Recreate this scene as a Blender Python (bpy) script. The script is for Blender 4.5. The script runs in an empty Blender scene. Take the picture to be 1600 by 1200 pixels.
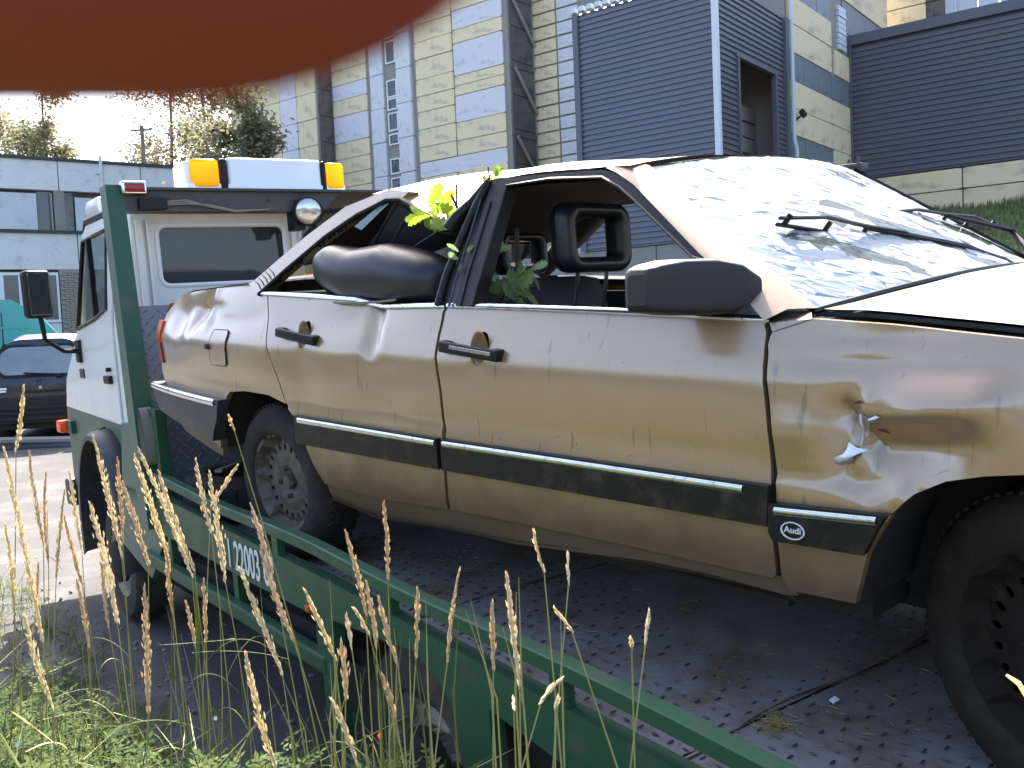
import bpy, bmesh, math, random
from mathutils import Vector, Matrix, Euler, noise
from mathutils.geometry import delaunay_2d_cdt
R = math.radians
rnd = random.Random(7)
S = bpy.context.scene
COL = S.collection

# ------------------------------------------------------------------ camera, sky, sun, exposure
CAM_H = 1.7
FPX = 1477.48                                   # focal length in pixels of the 1600 px wide photograph
PITCH, ROLL = R(3.19), R(2.51)
fwd = Vector((0, math.cos(PITCH), -math.sin(PITCH)))
_r0 = Vector((1, 0, 0)); _u0 = _r0.cross(fwd)
rt = _r0 * math.cos(ROLL) - _u0 * math.sin(ROLL)
up = _u0 * math.cos(ROLL) + _r0 * math.sin(ROLL)
CAM = Vector((0, 0, CAM_H))
cd = bpy.data.cameras.new('camera'); cam = bpy.data.objects.new('camera', cd); COL.objects.link(cam)
cam.matrix_world = Matrix(((rt.x, up.x, -fwd.x, 0), (rt.y, up.y, -fwd.y, 0), (rt.z, up.z, -fwd.z, CAM_H), (0, 0, 0, 1)))
cd.sensor_width = 36; cd.lens = FPX / 1600 * 36
cd.clip_start = 0.004; cd.clip_end = 900
cd.dof.use_dof = True; cd.dof.focus_distance = 4.0; cd.dof.aperture_fstop = 34
S.camera = cam

SUN_AZ, SUN_EL = R(-6), R(47)                   # ahead of the camera, a touch to the left
w = bpy.data.worlds.new('World'); S.world = w; w.use_nodes = True
wn = w.node_tree; bg = wn.nodes['Background']
sky = wn.nodes.new('ShaderNodeTexSky'); sky.sky_type = 'NISHITA'; sky.sun_disc = False
sky.sun_elevation = SUN_EL; sky.sun_rotation = SUN_AZ; sky.air_density = 0.8; sky.dust_density = 3.0; sky.ozone_density = 1.0
wn.links.new(sky.outputs[0], bg.inputs[0]); bg.inputs[1].default_value = 0.15
sl = bpy.data.lights.new('sun', 'SUN'); sun = bpy.data.objects.new('sun', sl); COL.objects.link(sun)
sdir = Vector((math.sin(SUN_AZ) * math.cos(SUN_EL), math.cos(SUN_AZ) * math.cos(SUN_EL), math.sin(SUN_EL)))
sun.rotation_euler = sdir.to_track_quat('Z', 'Y').to_euler(); sun.location = (0, 0, 30)
sl.energy = 5.0; sl.angle = R(0.53); sl.color = (1.0, 0.95, 0.87)
S.view_settings.view_transform = 'Standard'; S.view_settings.look = 'None'
S.view_settings.exposure = 2.0; S.view_settings.gamma = 1; S.view_settings.use_curve_mapping = False
S.render.engine = 'CYCLES'
S.cycles.max_bounces = 8; S.cycles.transparent_max_bounces = 12; S.cycles.caustics_reflective = False; S.cycles.caustics_refractive = False

def ray(px, py): return (fwd + rt * ((px - 800) / FPX) - up * ((py - 600) / FPX))
def hit(px, py, P, n):
    d = ray(px, py); return CAM + d * ((Vector(P) - CAM).dot(n) / d.dot(n))
def at(px, py, Y):
    d = ray(px, py); return CAM + d * (Y / d.y)

# ------------------------------------------------------------------ materials
def _n(nt, t, **k):
    n = nt.nodes.new(t)
    for a, b in k.items(): setattr(n, a, b)
    return n
def mat(name, c, rough=.6, metal=0., c2=None, ns=4., amt=.5, bump=0., bs=40., spec=.5, coat=0., coatr=.05, dirt=None, dscale=6., damt=.5, trans=0., stretch=None, sss=None, rv=0., coords='Object', detail=6):
    m = bpy.data.materials.new(name); m.use_nodes = True; nt = m.node_tree; b = nt.nodes['Principled BSDF']
    b.inputs['Base Color'].default_value = (*c, 1); b.inputs['Roughness'].default_value = rough; b.inputs['Metallic'].default_value = metal
    b.inputs['Specular IOR Level'].default_value = spec
    if coat: b.inputs['Coat Weight'].default_value = coat; b.inputs['Coat Roughness'].default_value = coatr
    tc = _n(nt, 'ShaderNodeTexCoord'); co = tc.outputs[coords]
    if stretch:
        mp = _n(nt, 'ShaderNodeMapping'); mp.inputs['Scale'].default_value = stretch
        nt.links.new(co, mp.inputs[0]); co = mp.outputs[0]
    last = None
    def noi(s, d=detail):
        t = _n(nt, 'ShaderNodeTexNoise'); t.inputs['Scale'].default_value = s; t.inputs['Detail'].default_value = d; t.inputs['Roughness'].default_value = .62
        nt.links.new(co, t.inputs['Vector']); return t.outputs['Fac']
    def ramp(f, lo, hi):
        r = _n(nt, 'ShaderNodeMapRange'); r.inputs[1].default_value = lo; r.inputs[2].default_value = hi; r.clamp = True
        nt.links.new(f, r.inputs[0]); return r.outputs[0]
    if c2 is not None:
        f = ramp(noi(ns), .5 - .5 * (1 - amt) - .12, .5 + .5 * (1 - amt) + .12)
        mx = _n(nt, 'ShaderNodeMix', data_type='RGBA'); mx.inputs[6].default_value = (*c, 1); mx.inputs[7].default_value = (*c2, 1)
        nt.links.new(f, mx.inputs[0]); last = mx.outputs[2]
    if dirt is not None:
        f = ramp(noi(dscale, 9), .62 - .25 * damt, .80 - .25 * damt)
        mx = _n(nt, 'ShaderNodeMix', data_type='RGBA'); mx.inputs[7].default_value = (*dirt, 1)
        if last: nt.links.new(last, mx.inputs[6])
        else: mx.inputs[6].default_value = (*c, 1)
        nt.links.new(f, mx.inputs[0]); last = mx.outputs[2]
    if last: nt.links.new(last, b.inputs['Base Color'])
    if rv:
        f = noi(ns * 2.3); r = _n(nt, 'ShaderNodeMapRange'); r.inputs[1].default_value = .3; r.inputs[2].default_value = .7
        r.inputs[3].default_value = max(.02, rough - rv); r.inputs[4].default_value = min(1, rough + rv); nt.links.new(f, r.inputs[0]); nt.links.new(r.outputs[0], b.inputs['Roughness'])
    if bump:
        bp = _n(nt, 'ShaderNodeBump'); bp.inputs['Strength'].default_value = bump; bp.inputs['Distance'].default_value = .02
        nt.links.new(noi(bs), bp.inputs['Height']); nt.links.new(bp.outputs[0], b.inputs['Normal'])
    if trans:                                    # light coming through thin leaves, ears and the like
        t = _n(nt, 'ShaderNodeBsdfTranslucent'); ms = _n(nt, 'ShaderNodeMixShader'); ms.inputs[0].default_value = trans
        if last: nt.links.new(last, t.inputs[0])
        else: t.inputs[0].default_value = (*c, 1)
        out = nt.nodes['Material Output']; nt.links.new(b.outputs[0], ms.inputs[1]); nt.links.new(t.outputs[0], ms.inputs[2]); nt.links.new(ms.outputs[0], out.inputs[0])
    if sss:
        b.inputs['Subsurface Weight'].default_value = sss[0]; b.inputs['Subsurface Radius'].default_value = sss[1]; b.inputs['Subsurface Scale'].default_value = sss[2]
    return m
def glass(name, tint, alpha=.35, rough=.03, base=(.01, .012, .012)):
    m = bpy.data.materials.new(name); m.use_nodes = True; nt = m.node_tree; b = nt.nodes['Principled BSDF']
    b.inputs['Base Color'].default_value = (*base, 1); b.inputs['Roughness'].default_value = rough; b.inputs['Specular IOR Level'].default_value = .6
    t = _n(nt, 'ShaderNodeBsdfTransparent'); t.inputs[0].default_value = (*tint, 1)
    ms = _n(nt, 'ShaderNodeMixShader'); ms.inputs[0].default_value = alpha
    nt.links.new(t.outputs[0], ms.inputs[1]); nt.links.new(b.outputs[0], ms.inputs[2]); nt.links.new(ms.outputs[0], nt.nodes['Material Output'].inputs[0])
    return m

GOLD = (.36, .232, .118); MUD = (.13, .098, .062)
M = dict(
 gold=mat('gold metallic paint', GOLD, .45, .42, c2=(.39, .255, .132), ns=2.2, coat=1., coatr=.2, dirt=(.36, .26, .155), dscale=9, damt=.22, bump=.012, bs=260, rv=.04),
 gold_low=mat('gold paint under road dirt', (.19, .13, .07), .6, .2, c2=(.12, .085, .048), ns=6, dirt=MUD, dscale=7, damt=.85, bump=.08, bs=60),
 rubber=mat('black rubber', (.007, .007, .0075), .5, c2=(.011, .011, .011), ns=12, bump=.05, bs=90, spec=.28),
 trim=mat('black side moulding plastic', (.012, .0115, .0115), .45, c2=(.02, .018, .015), ns=14, dirt=(.055, .043, .03), spec=.25, dscale=17, damt=.42, bump=.1, bs=120),
 grey_plastic=mat('dark grey plastic', (.034, .034, .038), .5, c2=(.042, .042, .046), ns=9, bump=.06, bs=350, dirt=(.09, .08, .065), dscale=11, damt=.25),
 mirror_plastic=mat('grained mirror plastic', (.014, .013, .0135), .5, c2=(.019, .017, .017), ns=6, bump=.15, bs=420),
 chrome=mat('bright trim', (.72, .74, .78), .2, 1., c2=(.6, .62, .66), ns=20, dirt=(.2, .17, .13), dscale=30, damt=.3),
 tyre=mat('dusty tyre rubber', (.014, .0125, .0115), .9, c2=(.024, .02, .017), ns=7, dirt=(.045, .035, .025), dscale=10, damt=.5, bump=.2, bs=70),
 rim=mat('dusty steel wheel', (.14, .125, .105), .6, .3, c2=(.09, .078, .065), ns=16, dirt=(.06, .042, .028), dscale=22, damt=.5, bump=.1, bs=80),
 dark=mat('underbody black', (.012, .011, .01), .9, c2=(.03, .025, .02), ns=5),
 inner=mat('dark trim cloth', (.026, .025, .026), .8, c2=(.035, .034, .034), ns=9, bump=.2, bs=300),
 seat=mat('dark seat cloth', (.035, .034, .037), .9, c2=(.05, .048, .05), ns=10, bump=.3, bs=400),
 liner=mat('brown headliner', (.06, .044, .03), .95, c2=(.04, .03, .022), ns=5),
 vinyl=mat('black padded vinyl', (.012, .012, .0145), .38, c2=(.016, .016, .019), ns=8, bump=.06, bs=240, dirt=(.045, .036, .027), dscale=9, damt=.2),
 amber=mat('amber lens', (1., .62, .015), .2, trans=.75, spec=.6),
 orange=mat('orange lens', (.8, .14, .02), .18, trans=.35, spec=.6),
 red=mat('red lens', (.33, .015, .012), .15, trans=.2, spec=.6),
 green=mat('green truck paint', (.024, .082, .042), .5, c2=(.032, .095, .052), ns=3, spec=.3, dirt=(.075, .085, .065), dscale=8, damt=.35, bump=.03, bs=90, rv=.08),
 green_pale=mat('faded green cab paint', (.085, .13, .092), .5, c2=(.105, .155, .11), ns=3, spec=.35, dirt=(.13, .14, .11), dscale=6, damt=.4, bump=.02, bs=60),
 white=mat('white cab paint', (.78, .78, .75), .38, c2=(.7, .7, .67), ns=2.5, coat=.3, dirt=(.6, .58, .54), dscale=7, damt=.12),
 white_box=mat('white lamp housing', (.82, .83, .84), .4),
 steel_dark=mat('dark painted steel', (.035, .04, .042), .5, .2, c2=(.05, .054, .055), ns=6, dirt=(.08, .07, .06), dscale=9, damt=.35, bump=.05, bs=80),
 tread=mat('blue grey tread plate', (.33, .315, .31), .5, .15, c2=(.23, .217, .21), ns=2.6, dirt=(.2, .15, .11), dscale=4.6, damt=.62, bump=.15, bs=60, rv=.1),
 lug=mat('worn tread lugs', (.10, .096, .098), .5, .2, c2=(.03, .03, .033), ns=7, dirt=(.06, .045, .035), dscale=9, damt=.5),
 head_plate=mat('blue grey checker plate', (.125, .14, .165), .5, .2, c2=(.15, .165, .19), ns=4, dirt=(.11, .10, .09), dscale=6, damt=.3),
 rust=mat('rust', (.10, .05, .03), .9, c2=(.09, .045, .028), ns=20),
 lens=mat('lamp lens', (.5, .52, .53), .12, .6, c2=(.75, .77, .78), ns=12),
 strap=mat('grey webbing', (.27, .25, .2), .9, c2=(.2, .18, .15), ns=30, bump=.3, bs=200),
 decal=mat('white lettering', (.75, .76, .74), .5),
 yellow=mat('yellow tiled panel', (.86, .71, .45), .85, c2=(.80, .65, .40), ns=1.1, dirt=(.5, .43, .31), dscale=3.2, damt=.36, bump=.5, bs=7, coords='Object', stretch=(1, 1, .55)),  # lightened to put distant haze into the colour
 pale=mat('pale grey panel', (.74, .715, .715), .85, c2=(.68, .655, .655), ns=1.3, dirt=(.45, .44, .44), dscale=4, damt=.25, bump=.35, bs=7),  # brightened for the same veil of haze
 band=mat('blue grey window panel', (.19, .21, .23), .5, c2=(.23, .25, .265), ns=.8, dirt=(.11, .12, .13), dscale=3, damt=.3),
 joint=mat('grey joint concrete', (.33, .305, .265), .95, c2=(.27, .25, .22), ns=2),
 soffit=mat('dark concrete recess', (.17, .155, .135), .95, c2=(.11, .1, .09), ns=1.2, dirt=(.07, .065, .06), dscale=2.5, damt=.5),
 cladding=mat('blue grey profiled cladding', (.135, .145, .185), .5, .1, c2=(.15, .16, .2), ns=.7, spec=.4),
 cladding_b=mat('slate profiled cladding', (.11, .112, .138), .5, .1, c2=(.125, .127, .152), ns=.6, spec=.4),
 flash=mat('white flashing', (.62, .66, .72), .45),
 plank=mat('weathered grey boarding', (.31, .295, .27), .9, c2=(.2, .19, .175), ns=3, stretch=(1, 1, 6), bump=.3, bs=20),
 concrete=mat('pale blue grey concrete', (.74, .74, .72), .9, c2=(.65, .655, .64), ns=.9, dirt=(.5, .5, .48), dscale=2.6, damt=.3, bump=.2, bs=12),
 board=mat('sheet metal boarding', (.50, .53, .56), .5, .15, c2=(.6, .62, .64), ns=1.5, dirt=(.4, .42, .44), dscale=3, damt=.4),
 brick=mat('pale brick', (.40, .345, .30), .95, c2=(.30, .26, .23), ns=1.5),
 mortar=mat('mortar', (.33, .31, .29), .95),
 pane=mat('dark window pane', (.05, .06, .07), .06, spec=.7),
 winwhite=mat('white window frame', (.75, .76, .76), .5),
 asphalt=mat('worn yard asphalt', (.125, .118, .112), .92, c2=(.095, .09, .088), ns=.9, dirt=(.165, .155, .145), dscale=1.6, damt=.5, bump=.5, bs=35, spec=.08),
 soil=mat('verge soil', (.075, .062, .042), .95, c2=(.05, .055, .025), ns=5, bump=.6, bs=20),
 lawn=mat('bank grass', (.15, .19, .06), .95, c2=(.22, .235, .09), ns=1.6, dirt=(.10, .125, .04), dscale=5, damt=.5, bump=1., bs=15),
 teal=mat('teal van paint', (.02, .27, .27), .35, coat=.4, c2=(.03, .3, .3), ns=2),
 black_car=mat('black car paint', (.014, .016, .022), .25, coat=.6, c2=(.022, .024, .03), ns=4, dirt=(.05, .05, .05), dscale=6, damt=.3),
 bark=mat('birch bark', (.25, .22, .19), .9, c2=(.1, .09, .08), ns=8),
 leaf_a=mat('birch leaves', (.20, .22, .12), .8, c2=(.25, .25, .14), ns=.8, trans=.5),  # this leaf tone and the next lightened in place of haze
 leaf_b=mat('yellowing leaves', (.25, .22, .13), .8, c2=(.28, .22, .14), ns=.8, trans=.5),
 oak=mat('oak leaf', (.20, .29, .11), .5, c2=(.25, .34, .14), ns=30, trans=.45),
 oak_lime=mat('lime green young oak leaf', (.31, .42, .04), .5, c2=(.26, .37, .035), ns=30, trans=.5),  # lime green is the leaf's own colour
 twig=mat('dark twig', (.03, .024, .018), .8),
 straw=mat('dry straw ear', (.92, .83, .62), .8, c2=(.85, .72, .48), ns=60, trans=.52),
 straw_b=mat('browner dry ear', (.84, .70, .49), .8, c2=(.74, .58, .38), ns=60, trans=.5),
 stem=mat('dry stem', (.42, .36, .16), .7, c2=(.26, .28, .08), ns=9, trans=.2),
 blade=mat('green blade', (.11, .17, .04), .8, spec=.2, c2=(.2, .22, .07), ns=5, trans=.4),
 herb=mat('herb leaf', (.055, .10, .035), .85, spec=.15, c2=(.10, .145, .055), ns=6, trans=.4),
 flower=mat('violet flower', (.12, .08, .5), .6),
 skin=mat('skin close to the lens', (.20, .034, .012), .7, c2=(.22, .04, .014), ns=300, sss=(.9, (1.0, .25, .1), .004)),  # base darkened in place of the shade between phone and finger
 nail=mat('fingernail', (.42, .16, .11), .35),
 cabglass=glass('tinted cab glass', (.45, .5, .52), .82, base=(.045, .055, .06)),
 clear=glass('clear side glass', (.9, .95, .93), .16),
 ws_clear=glass('cracked laminated glass, clear', (.62, .70, .66), .5, .06, base=(.15, .185, .155)),
 ws_dark=glass('cracked laminated glass, shadowed', (.55, .68, .70), .5, .1, base=(.55, .66, .68)),  # bluish tint of the shard glass
 backglass=glass('rear glass', (.5, .55, .55), .7),
 torn=mat('bare torn metal', (.62, .65, .7), .35, .8),
 tyre_mud=mat('muddy tyre', (.022, .017, .013), .95, c2=(.034, .026, .019), ns=6, dirt=(.05, .037, .026), dscale=8, damt=.5, bump=.2, bs=60, spec=.2),
 rim_mud=mat('mud covered wheel', (.026, .019, .014), .9, c2=(.016, .012, .009), ns=9, dirt=(.05, .035, .024), dscale=14, damt=.4, spec=.2, bump=.2, bs=60),
 truck_tyre=mat('dusty truck tyre', (.06, .055, .048), .95, c2=(.085, .076, .064), ns=6, dirt=(.11, .095, .075), dscale=8, damt=.5, spec=.2),  # tyre and wheel bases raised to stand in for light under the deck
 chaff=mat('yellow chaff', (.42, .32, .09), .9, c2=(.3, .22, .07), ns=40),
 wing_glint=mat('pale wing reflection', (.52, .47, .42), .55, c2=(.38, .29, .2), ns=60, dirt=(.3, .2, .12), dscale=90, damt=.5),
 truck_rim=mat('grey truck wheel', (.42, .40, .33), .7, c2=(.32, .3, .25), ns=8, dirt=(.12, .1, .075), dscale=10, damt=.5),
 hatch_glass=mat('sky mirroring hatch glass', (.16, .18, .19), .06, .35, c2=(.30, .33, .33), ns=2.2, spec=1.),
 blueplate=mat('blue plate', (.03, .07, .4), .5),
)
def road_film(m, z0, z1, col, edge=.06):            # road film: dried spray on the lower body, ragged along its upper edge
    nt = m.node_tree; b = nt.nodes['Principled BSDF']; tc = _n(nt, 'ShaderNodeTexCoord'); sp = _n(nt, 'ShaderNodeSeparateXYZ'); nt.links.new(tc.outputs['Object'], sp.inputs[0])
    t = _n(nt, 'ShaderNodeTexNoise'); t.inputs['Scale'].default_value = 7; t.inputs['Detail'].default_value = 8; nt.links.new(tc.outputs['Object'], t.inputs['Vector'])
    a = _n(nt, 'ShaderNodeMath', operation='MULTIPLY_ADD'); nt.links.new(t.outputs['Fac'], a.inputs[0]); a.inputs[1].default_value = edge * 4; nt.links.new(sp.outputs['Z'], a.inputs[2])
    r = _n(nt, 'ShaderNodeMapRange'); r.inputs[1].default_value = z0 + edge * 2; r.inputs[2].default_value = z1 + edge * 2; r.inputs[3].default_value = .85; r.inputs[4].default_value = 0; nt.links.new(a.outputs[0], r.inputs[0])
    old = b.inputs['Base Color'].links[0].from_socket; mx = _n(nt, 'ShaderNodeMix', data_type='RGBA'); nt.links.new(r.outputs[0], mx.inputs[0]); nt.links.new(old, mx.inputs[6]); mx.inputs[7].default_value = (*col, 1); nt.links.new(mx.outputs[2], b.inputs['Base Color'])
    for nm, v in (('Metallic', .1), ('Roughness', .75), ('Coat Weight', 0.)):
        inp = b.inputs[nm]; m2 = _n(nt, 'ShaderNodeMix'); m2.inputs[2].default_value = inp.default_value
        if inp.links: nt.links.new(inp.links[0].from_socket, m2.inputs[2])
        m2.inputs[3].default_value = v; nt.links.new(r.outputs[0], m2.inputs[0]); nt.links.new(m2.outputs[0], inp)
M['gold'].node_tree.nodes['Principled BSDF'].inputs['Coat IOR'].default_value = 2.0
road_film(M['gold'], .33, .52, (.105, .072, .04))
def specks(m, scale, thr, col, stretch=(1, 1, 1)):        # small chips, insect spots and run-down streaks of dirt
    nt = m.node_tree; b = nt.nodes['Principled BSDF']; tc = _n(nt, 'ShaderNodeTexCoord'); mp = _n(nt, 'ShaderNodeMapping'); mp.inputs['Scale'].default_value = stretch; nt.links.new(tc.outputs['Object'], mp.inputs[0])
    t = _n(nt, 'ShaderNodeTexNoise'); t.inputs['Scale'].default_value = scale; t.inputs['Detail'].default_value = 3; nt.links.new(mp.outputs[0], t.inputs['Vector'])
    r = _n(nt, 'ShaderNodeMapRange'); r.inputs[1].default_value = thr; r.inputs[2].default_value = thr + .05; r.inputs[4].default_value = .75; nt.links.new(t.outputs['Fac'], r.inputs[0])
    old = b.inputs['Base Color'].links[0].from_socket; mx = _n(nt, 'ShaderNodeMix', data_type='RGBA'); nt.links.new(r.outputs[0], mx.inputs[0]); nt.links.new(old, mx.inputs[6]); mx.inputs[7].default_value = (*col, 1); nt.links.new(mx.outputs[2], b.inputs['Base Color'])
specks(M['gold'], 75, .71, (.10, .07, .045)); specks(M['gold'], 26, .66, (.20, .14, .085), (1.6, 1, .22))
_c = bpy.data.materials.new('crazed laminated glass'); _c.use_nodes = True; _b = _c.node_tree.nodes['Principled BSDF']
_b.inputs['Base Color'].default_value = (.92, .95, .95, 1); _b.inputs['Roughness'].default_value = .38; _b.inputs['Specular IOR Level'].default_value = .8
_t = _n(_c.node_tree, 'ShaderNodeBsdfTranslucent'); _t.inputs[0].default_value = (.85, .93, .92, 1); _ms = _n(_c.node_tree, 'ShaderNodeMixShader'); _ms.inputs[0].default_value = .5
_c.node_tree.links.new(_b.outputs[0], _ms.inputs[1]); _c.node_tree.links.new(_t.outputs[0], _ms.inputs[2]); _c.node_tree.links.new(_ms.outputs[0], _c.node_tree.nodes['Material Output'].inputs[0])
M['crazed'] = _c

# ------------------------------------------------------------------ mesh helpers
class MB:
    def __init__(s): s.v = []; s.f = []; s.mi = []
    def add(s, vs, fs, mi=0):
        o = len(s.v); s.v += [tuple(v) for v in vs]; s.f += [tuple(i + o for i in f) for f in fs]; s.mi += [mi] * len(fs); return s
    def bm(s, b, mi=0, mx=None):
        b.verts.ensure_lookup_table(); b.verts.index_update()
        s.add([(mx @ v.co if mx else v.co) for v in b.verts], [[v.index for v in f.verts] for f in b.faces], mi); b.free(); return s
    def box(s, c, d, rot=None, bev=0., mi=0, seg=2):
        b = bmesh.new(); bmesh.ops.create_cube(b, size=1)
        for v in b.verts: v.co = Vector((v.co.x * d[0], v.co.y * d[1], v.co.z * d[2]))
        if bev > 0: bmesh.ops.bevel(b, geom=list(b.edges), offset=min(bev, min(d) * .45), segments=seg, affect='EDGES', profile=.6)
        mx = Matrix.Translation(Vector(c)) @ (rot.to_matrix().to_4x4() if isinstance(rot, Euler) else (rot if rot is not None else Matrix.Identity(4)))
        return s.bm(b, mi, mx)
    def tube(s, pts, r, n=8, mi=0, cap=True, flat=1., hint=None):
        pts = [Vector(p) for p in pts]; k = len(pts); rs = r if isinstance(r, (list, tuple)) else [r] * k
        vs = []; fs = []; T0 = (pts[1] - pts[0]).normalized(); U = T0.cross(Vector(hint) if hint else Vector((.13, .31, .94)))
        if U.length < 1e-4: U = T0.cross(Vector((1, 0, 0)))
        U.normalize()
        for i, p in enumerate(pts):
            T = (pts[min(i + 1, k - 1)] - pts[max(i - 1, 0)]).normalized(); U = (U - T * U.dot(T)).normalized(); V = T.cross(U)
            for j in range(n):
                a = 2 * math.pi * j / n; vs.append(p + U * (math.cos(a) * rs[i]) + V * (math.sin(a) * rs[i] * flat))
        for i in range(k - 1):
            for j in range(n): fs.append((i * n + j, i * n + (j + 1) % n, (i + 1) * n + (j + 1) % n, (i + 1) * n + j))
        if cap: fs.append(tuple(range(n - 1, -1, -1))); fs.append(tuple((k - 1) * n + j for j in range(n)))
        return s.add(vs, fs, mi)
    def lathe(s, prof, mx=None, n=24, mi=0, ax='z'):
        vs = []; fs = []
        for (r, h) in prof:
            for j in range(n):
                a = 2 * math.pi * j / n; c, q = r * math.cos(a), r * math.sin(a)
                v = Vector((c, q, h)) if ax == 'z' else Vector((c, h, q))
                vs.append(mx @ v if mx else v)
        for i in range(len(prof) - 1):
            for j in range(n): fs.append((i * n + j, i * n + (j + 1) % n, (i + 1) * n + (j + 1) % n, (i + 1) * n + j))
        return s.add(vs, fs, mi)
    def grid(s, P, mi=0, flip=False):                      # P[i][j] -> points
        m, n = len(P), len(P[0]); fs = []
        for i in range(m - 1):
            for j in range(n - 1):
                q = (i * n + j, (i + 1) * n + j, (i + 1) * n + j + 1, i * n + j + 1); fs.append(q[::-1] if flip else q)
        return s.add([p for r_ in P for p in r_], fs, mi)
    def build(s, name, m, parent=None, smooth=None, label=None, kind=None):
        me = bpy.data.meshes.new(name); me.from_pydata(s.v, [], s.f)
        for x in (m if isinstance(m, (list, tuple)) else [m]): me.materials.append(M[x] if isinstance(x, str) else x)
        if any(s.mi): me.polygons.foreach_set('material_index', s.mi)
        bb = bmesh.new(); bb.from_mesh(me); bmesh.ops.recalc_face_normals(bb, faces=bb.faces) if smooth != 'keep' else None; bb.to_mesh(me); bb.free()
        if smooth is not None:
            me.polygons.foreach_set('use_smooth', [True] * len(me.polygons))
            me.set_sharp_from_angle(angle=R(smooth if smooth != 'keep' else 40))
        me.update()
        return link(name, me, parent, label, kind)
def link(name, me, parent=None, label=None, kind=None):
    o = bpy.data.objects.new(name, me); COL.objects.link(o)
    if parent is not None: o.parent = parent
    if label: o['label'] = label
    if kind: o['kind'] = kind
    return o
def tag(o, label, cat, group=None):
    o['label'] = label; o['category'] = cat
    if group: o['group'] = group
    return o
def thing(name, label, cat, loc=(0, 0, 0), rot=(0, 0, 0), group=None):
    o = bpy.data.objects.new(name, None); COL.objects.link(o); o.location = loc; o.rotation_euler = rot; o.empty_display_size = .2
    return tag(o, label, cat, group)

def inside(p, poly):
    x, y = p; c = False; n = len(poly); j = n - 1
    for i in range(n):
        xi, yi = poly[i]; xj, yj = poly[j]
        if (yi > y) != (yj > y) and x < (xj - xi) * (y - yi) / (yj - yi) + xi: c = not c
        j = i
    return c
def dense(poly, g):
    o = []
    for i, a in enumerate(poly):
        b = poly[(i + 1) % len(poly)]; L = math.hypot(b[0] - a[0], b[1] - a[1]); k = max(1, int(math.ceil(L / g)))
        for t in range(k): o.append((a[0] + (b[0] - a[0]) * t / k, a[1] + (b[1] - a[1]) * t / k))
    return o
def plate(mb, outline, holes, f, th, g=None, mi=0, back=True):
    """a plate cut to an outline with holes; f(u, v, depth) -> point, depth runs from 0 (face) to th (back)"""
    loops = [dense(l, g) if g else list(l) for l in [outline] + list(holes)]
    pts = []; eds = []
    for l in loops:
        o = len(pts); pts += l; eds += [(o + i, o + (i + 1) % len(l)) for i in range(len(l))]
    if g:
        xs = [p[0] for p in outline]; ys = [p[1] for p in outline]; y = min(ys) + g * .5; row = 0
        bl = [Vector(p) for l in loops for p in l]
        while y < max(ys):
            x = min(xs) + g * (.5 if row % 2 else .15)
            while x < max(xs):
                if inside((x, y), loops[0]) and not any(inside((x, y), h) for h in loops[1:]):
                    if all((q.x - x) ** 2 + (q.y - y) ** 2 > (g * .55) ** 2 for q in bl): pts.append((x, y))
                x += g
            y += g * .87; row += 1
    vv, ee, ff, ov, oe, of = delaunay_2d_cdt([Vector(p) for p in pts], eds, [], 1, 1e-6)
    tris = []
    for t in ff:
        c = (sum(vv[i].x for i in t) / len(t), sum(vv[i].y for i in t) / len(t))
        if inside(c, loops[0]) and not any(inside(c, h) for h in loops[1:]): tris.append(tuple(t))
    cnt = {}
    for t in tris:
        for i in range(len(t)):
            e = (t[i], t[(i + 1) % len(t)]); cnt[e] = 1
    bnd = [e for e in cnt if (e[1], e[0]) not in cnt]
    n = len(vv); V = [f(v.x, v.y, 0) for v in vv] + [f(v.x, v.y, th) for v in vv]
    F = list(tris)
    if back: F += [tuple(n + i for i in reversed(t)) for t in tris]
    F += [(b, a, n + a, n + b) for a, b in bnd]
    used = sorted({i for q in F for i in q}); mp = {q: k for k, q in enumerate(used)}
    mb.add([V[i] for i in used], [tuple(mp[i] for i in q) for q in F], mi); return mb
def circ(cx, cy, rx, ry=None, n=16, a0=0):
    ry = rx if ry is None else ry
    return [(cx + rx * math.cos(a0 + 2 * math.pi * i / n), cy + ry * math.sin(a0 + 2 * math.pi * i / n)) for i in range(n)]
def rrect(x0, y0, x1, y1, r, k=4):
    o = []
    for cx, cy, a in ((x1 - r, y1 - r, 0), (x0 + r, y1 - r, 90), (x0 + r, y0 + r, 180), (x1 - r, y0 + r, 270)):
        for i in range(k + 1): t = R(a + 90 * i / k); o.append((cx + r * math.cos(t), cy + r * math.sin(t)))
    return o
def lerp(tab, x):
    if x <= tab[0][0]: return tab[0][1]
    for (a, b), (c, d) in zip(tab, tab[1:]):
        if x <= c: return b + (d - b) * (x - a) / (c - a)
    return tab[-1][1]
def text_mesh(body, size, extrude=.001, sx=1., bold=0.):
    cu = bpy.data.curves.new('lettering', 'FONT'); cu.body = body; cu.size = size; cu.extrude = extrude; cu.align_x = 'CENTER'; cu.align_y = 'CENTER'; cu.offset = bold
    o = bpy.data.objects.new('lettering', cu); COL.objects.link(o); dg = bpy.context.evaluated_depsgraph_get()
    me = bpy.data.meshes.new_from_object(o.evaluated_get(dg)); bpy.data.objects.remove(o); bpy.data.curves.remove(cu)
    for v in me.vertices: v.co.x *= sx
    return me
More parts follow.
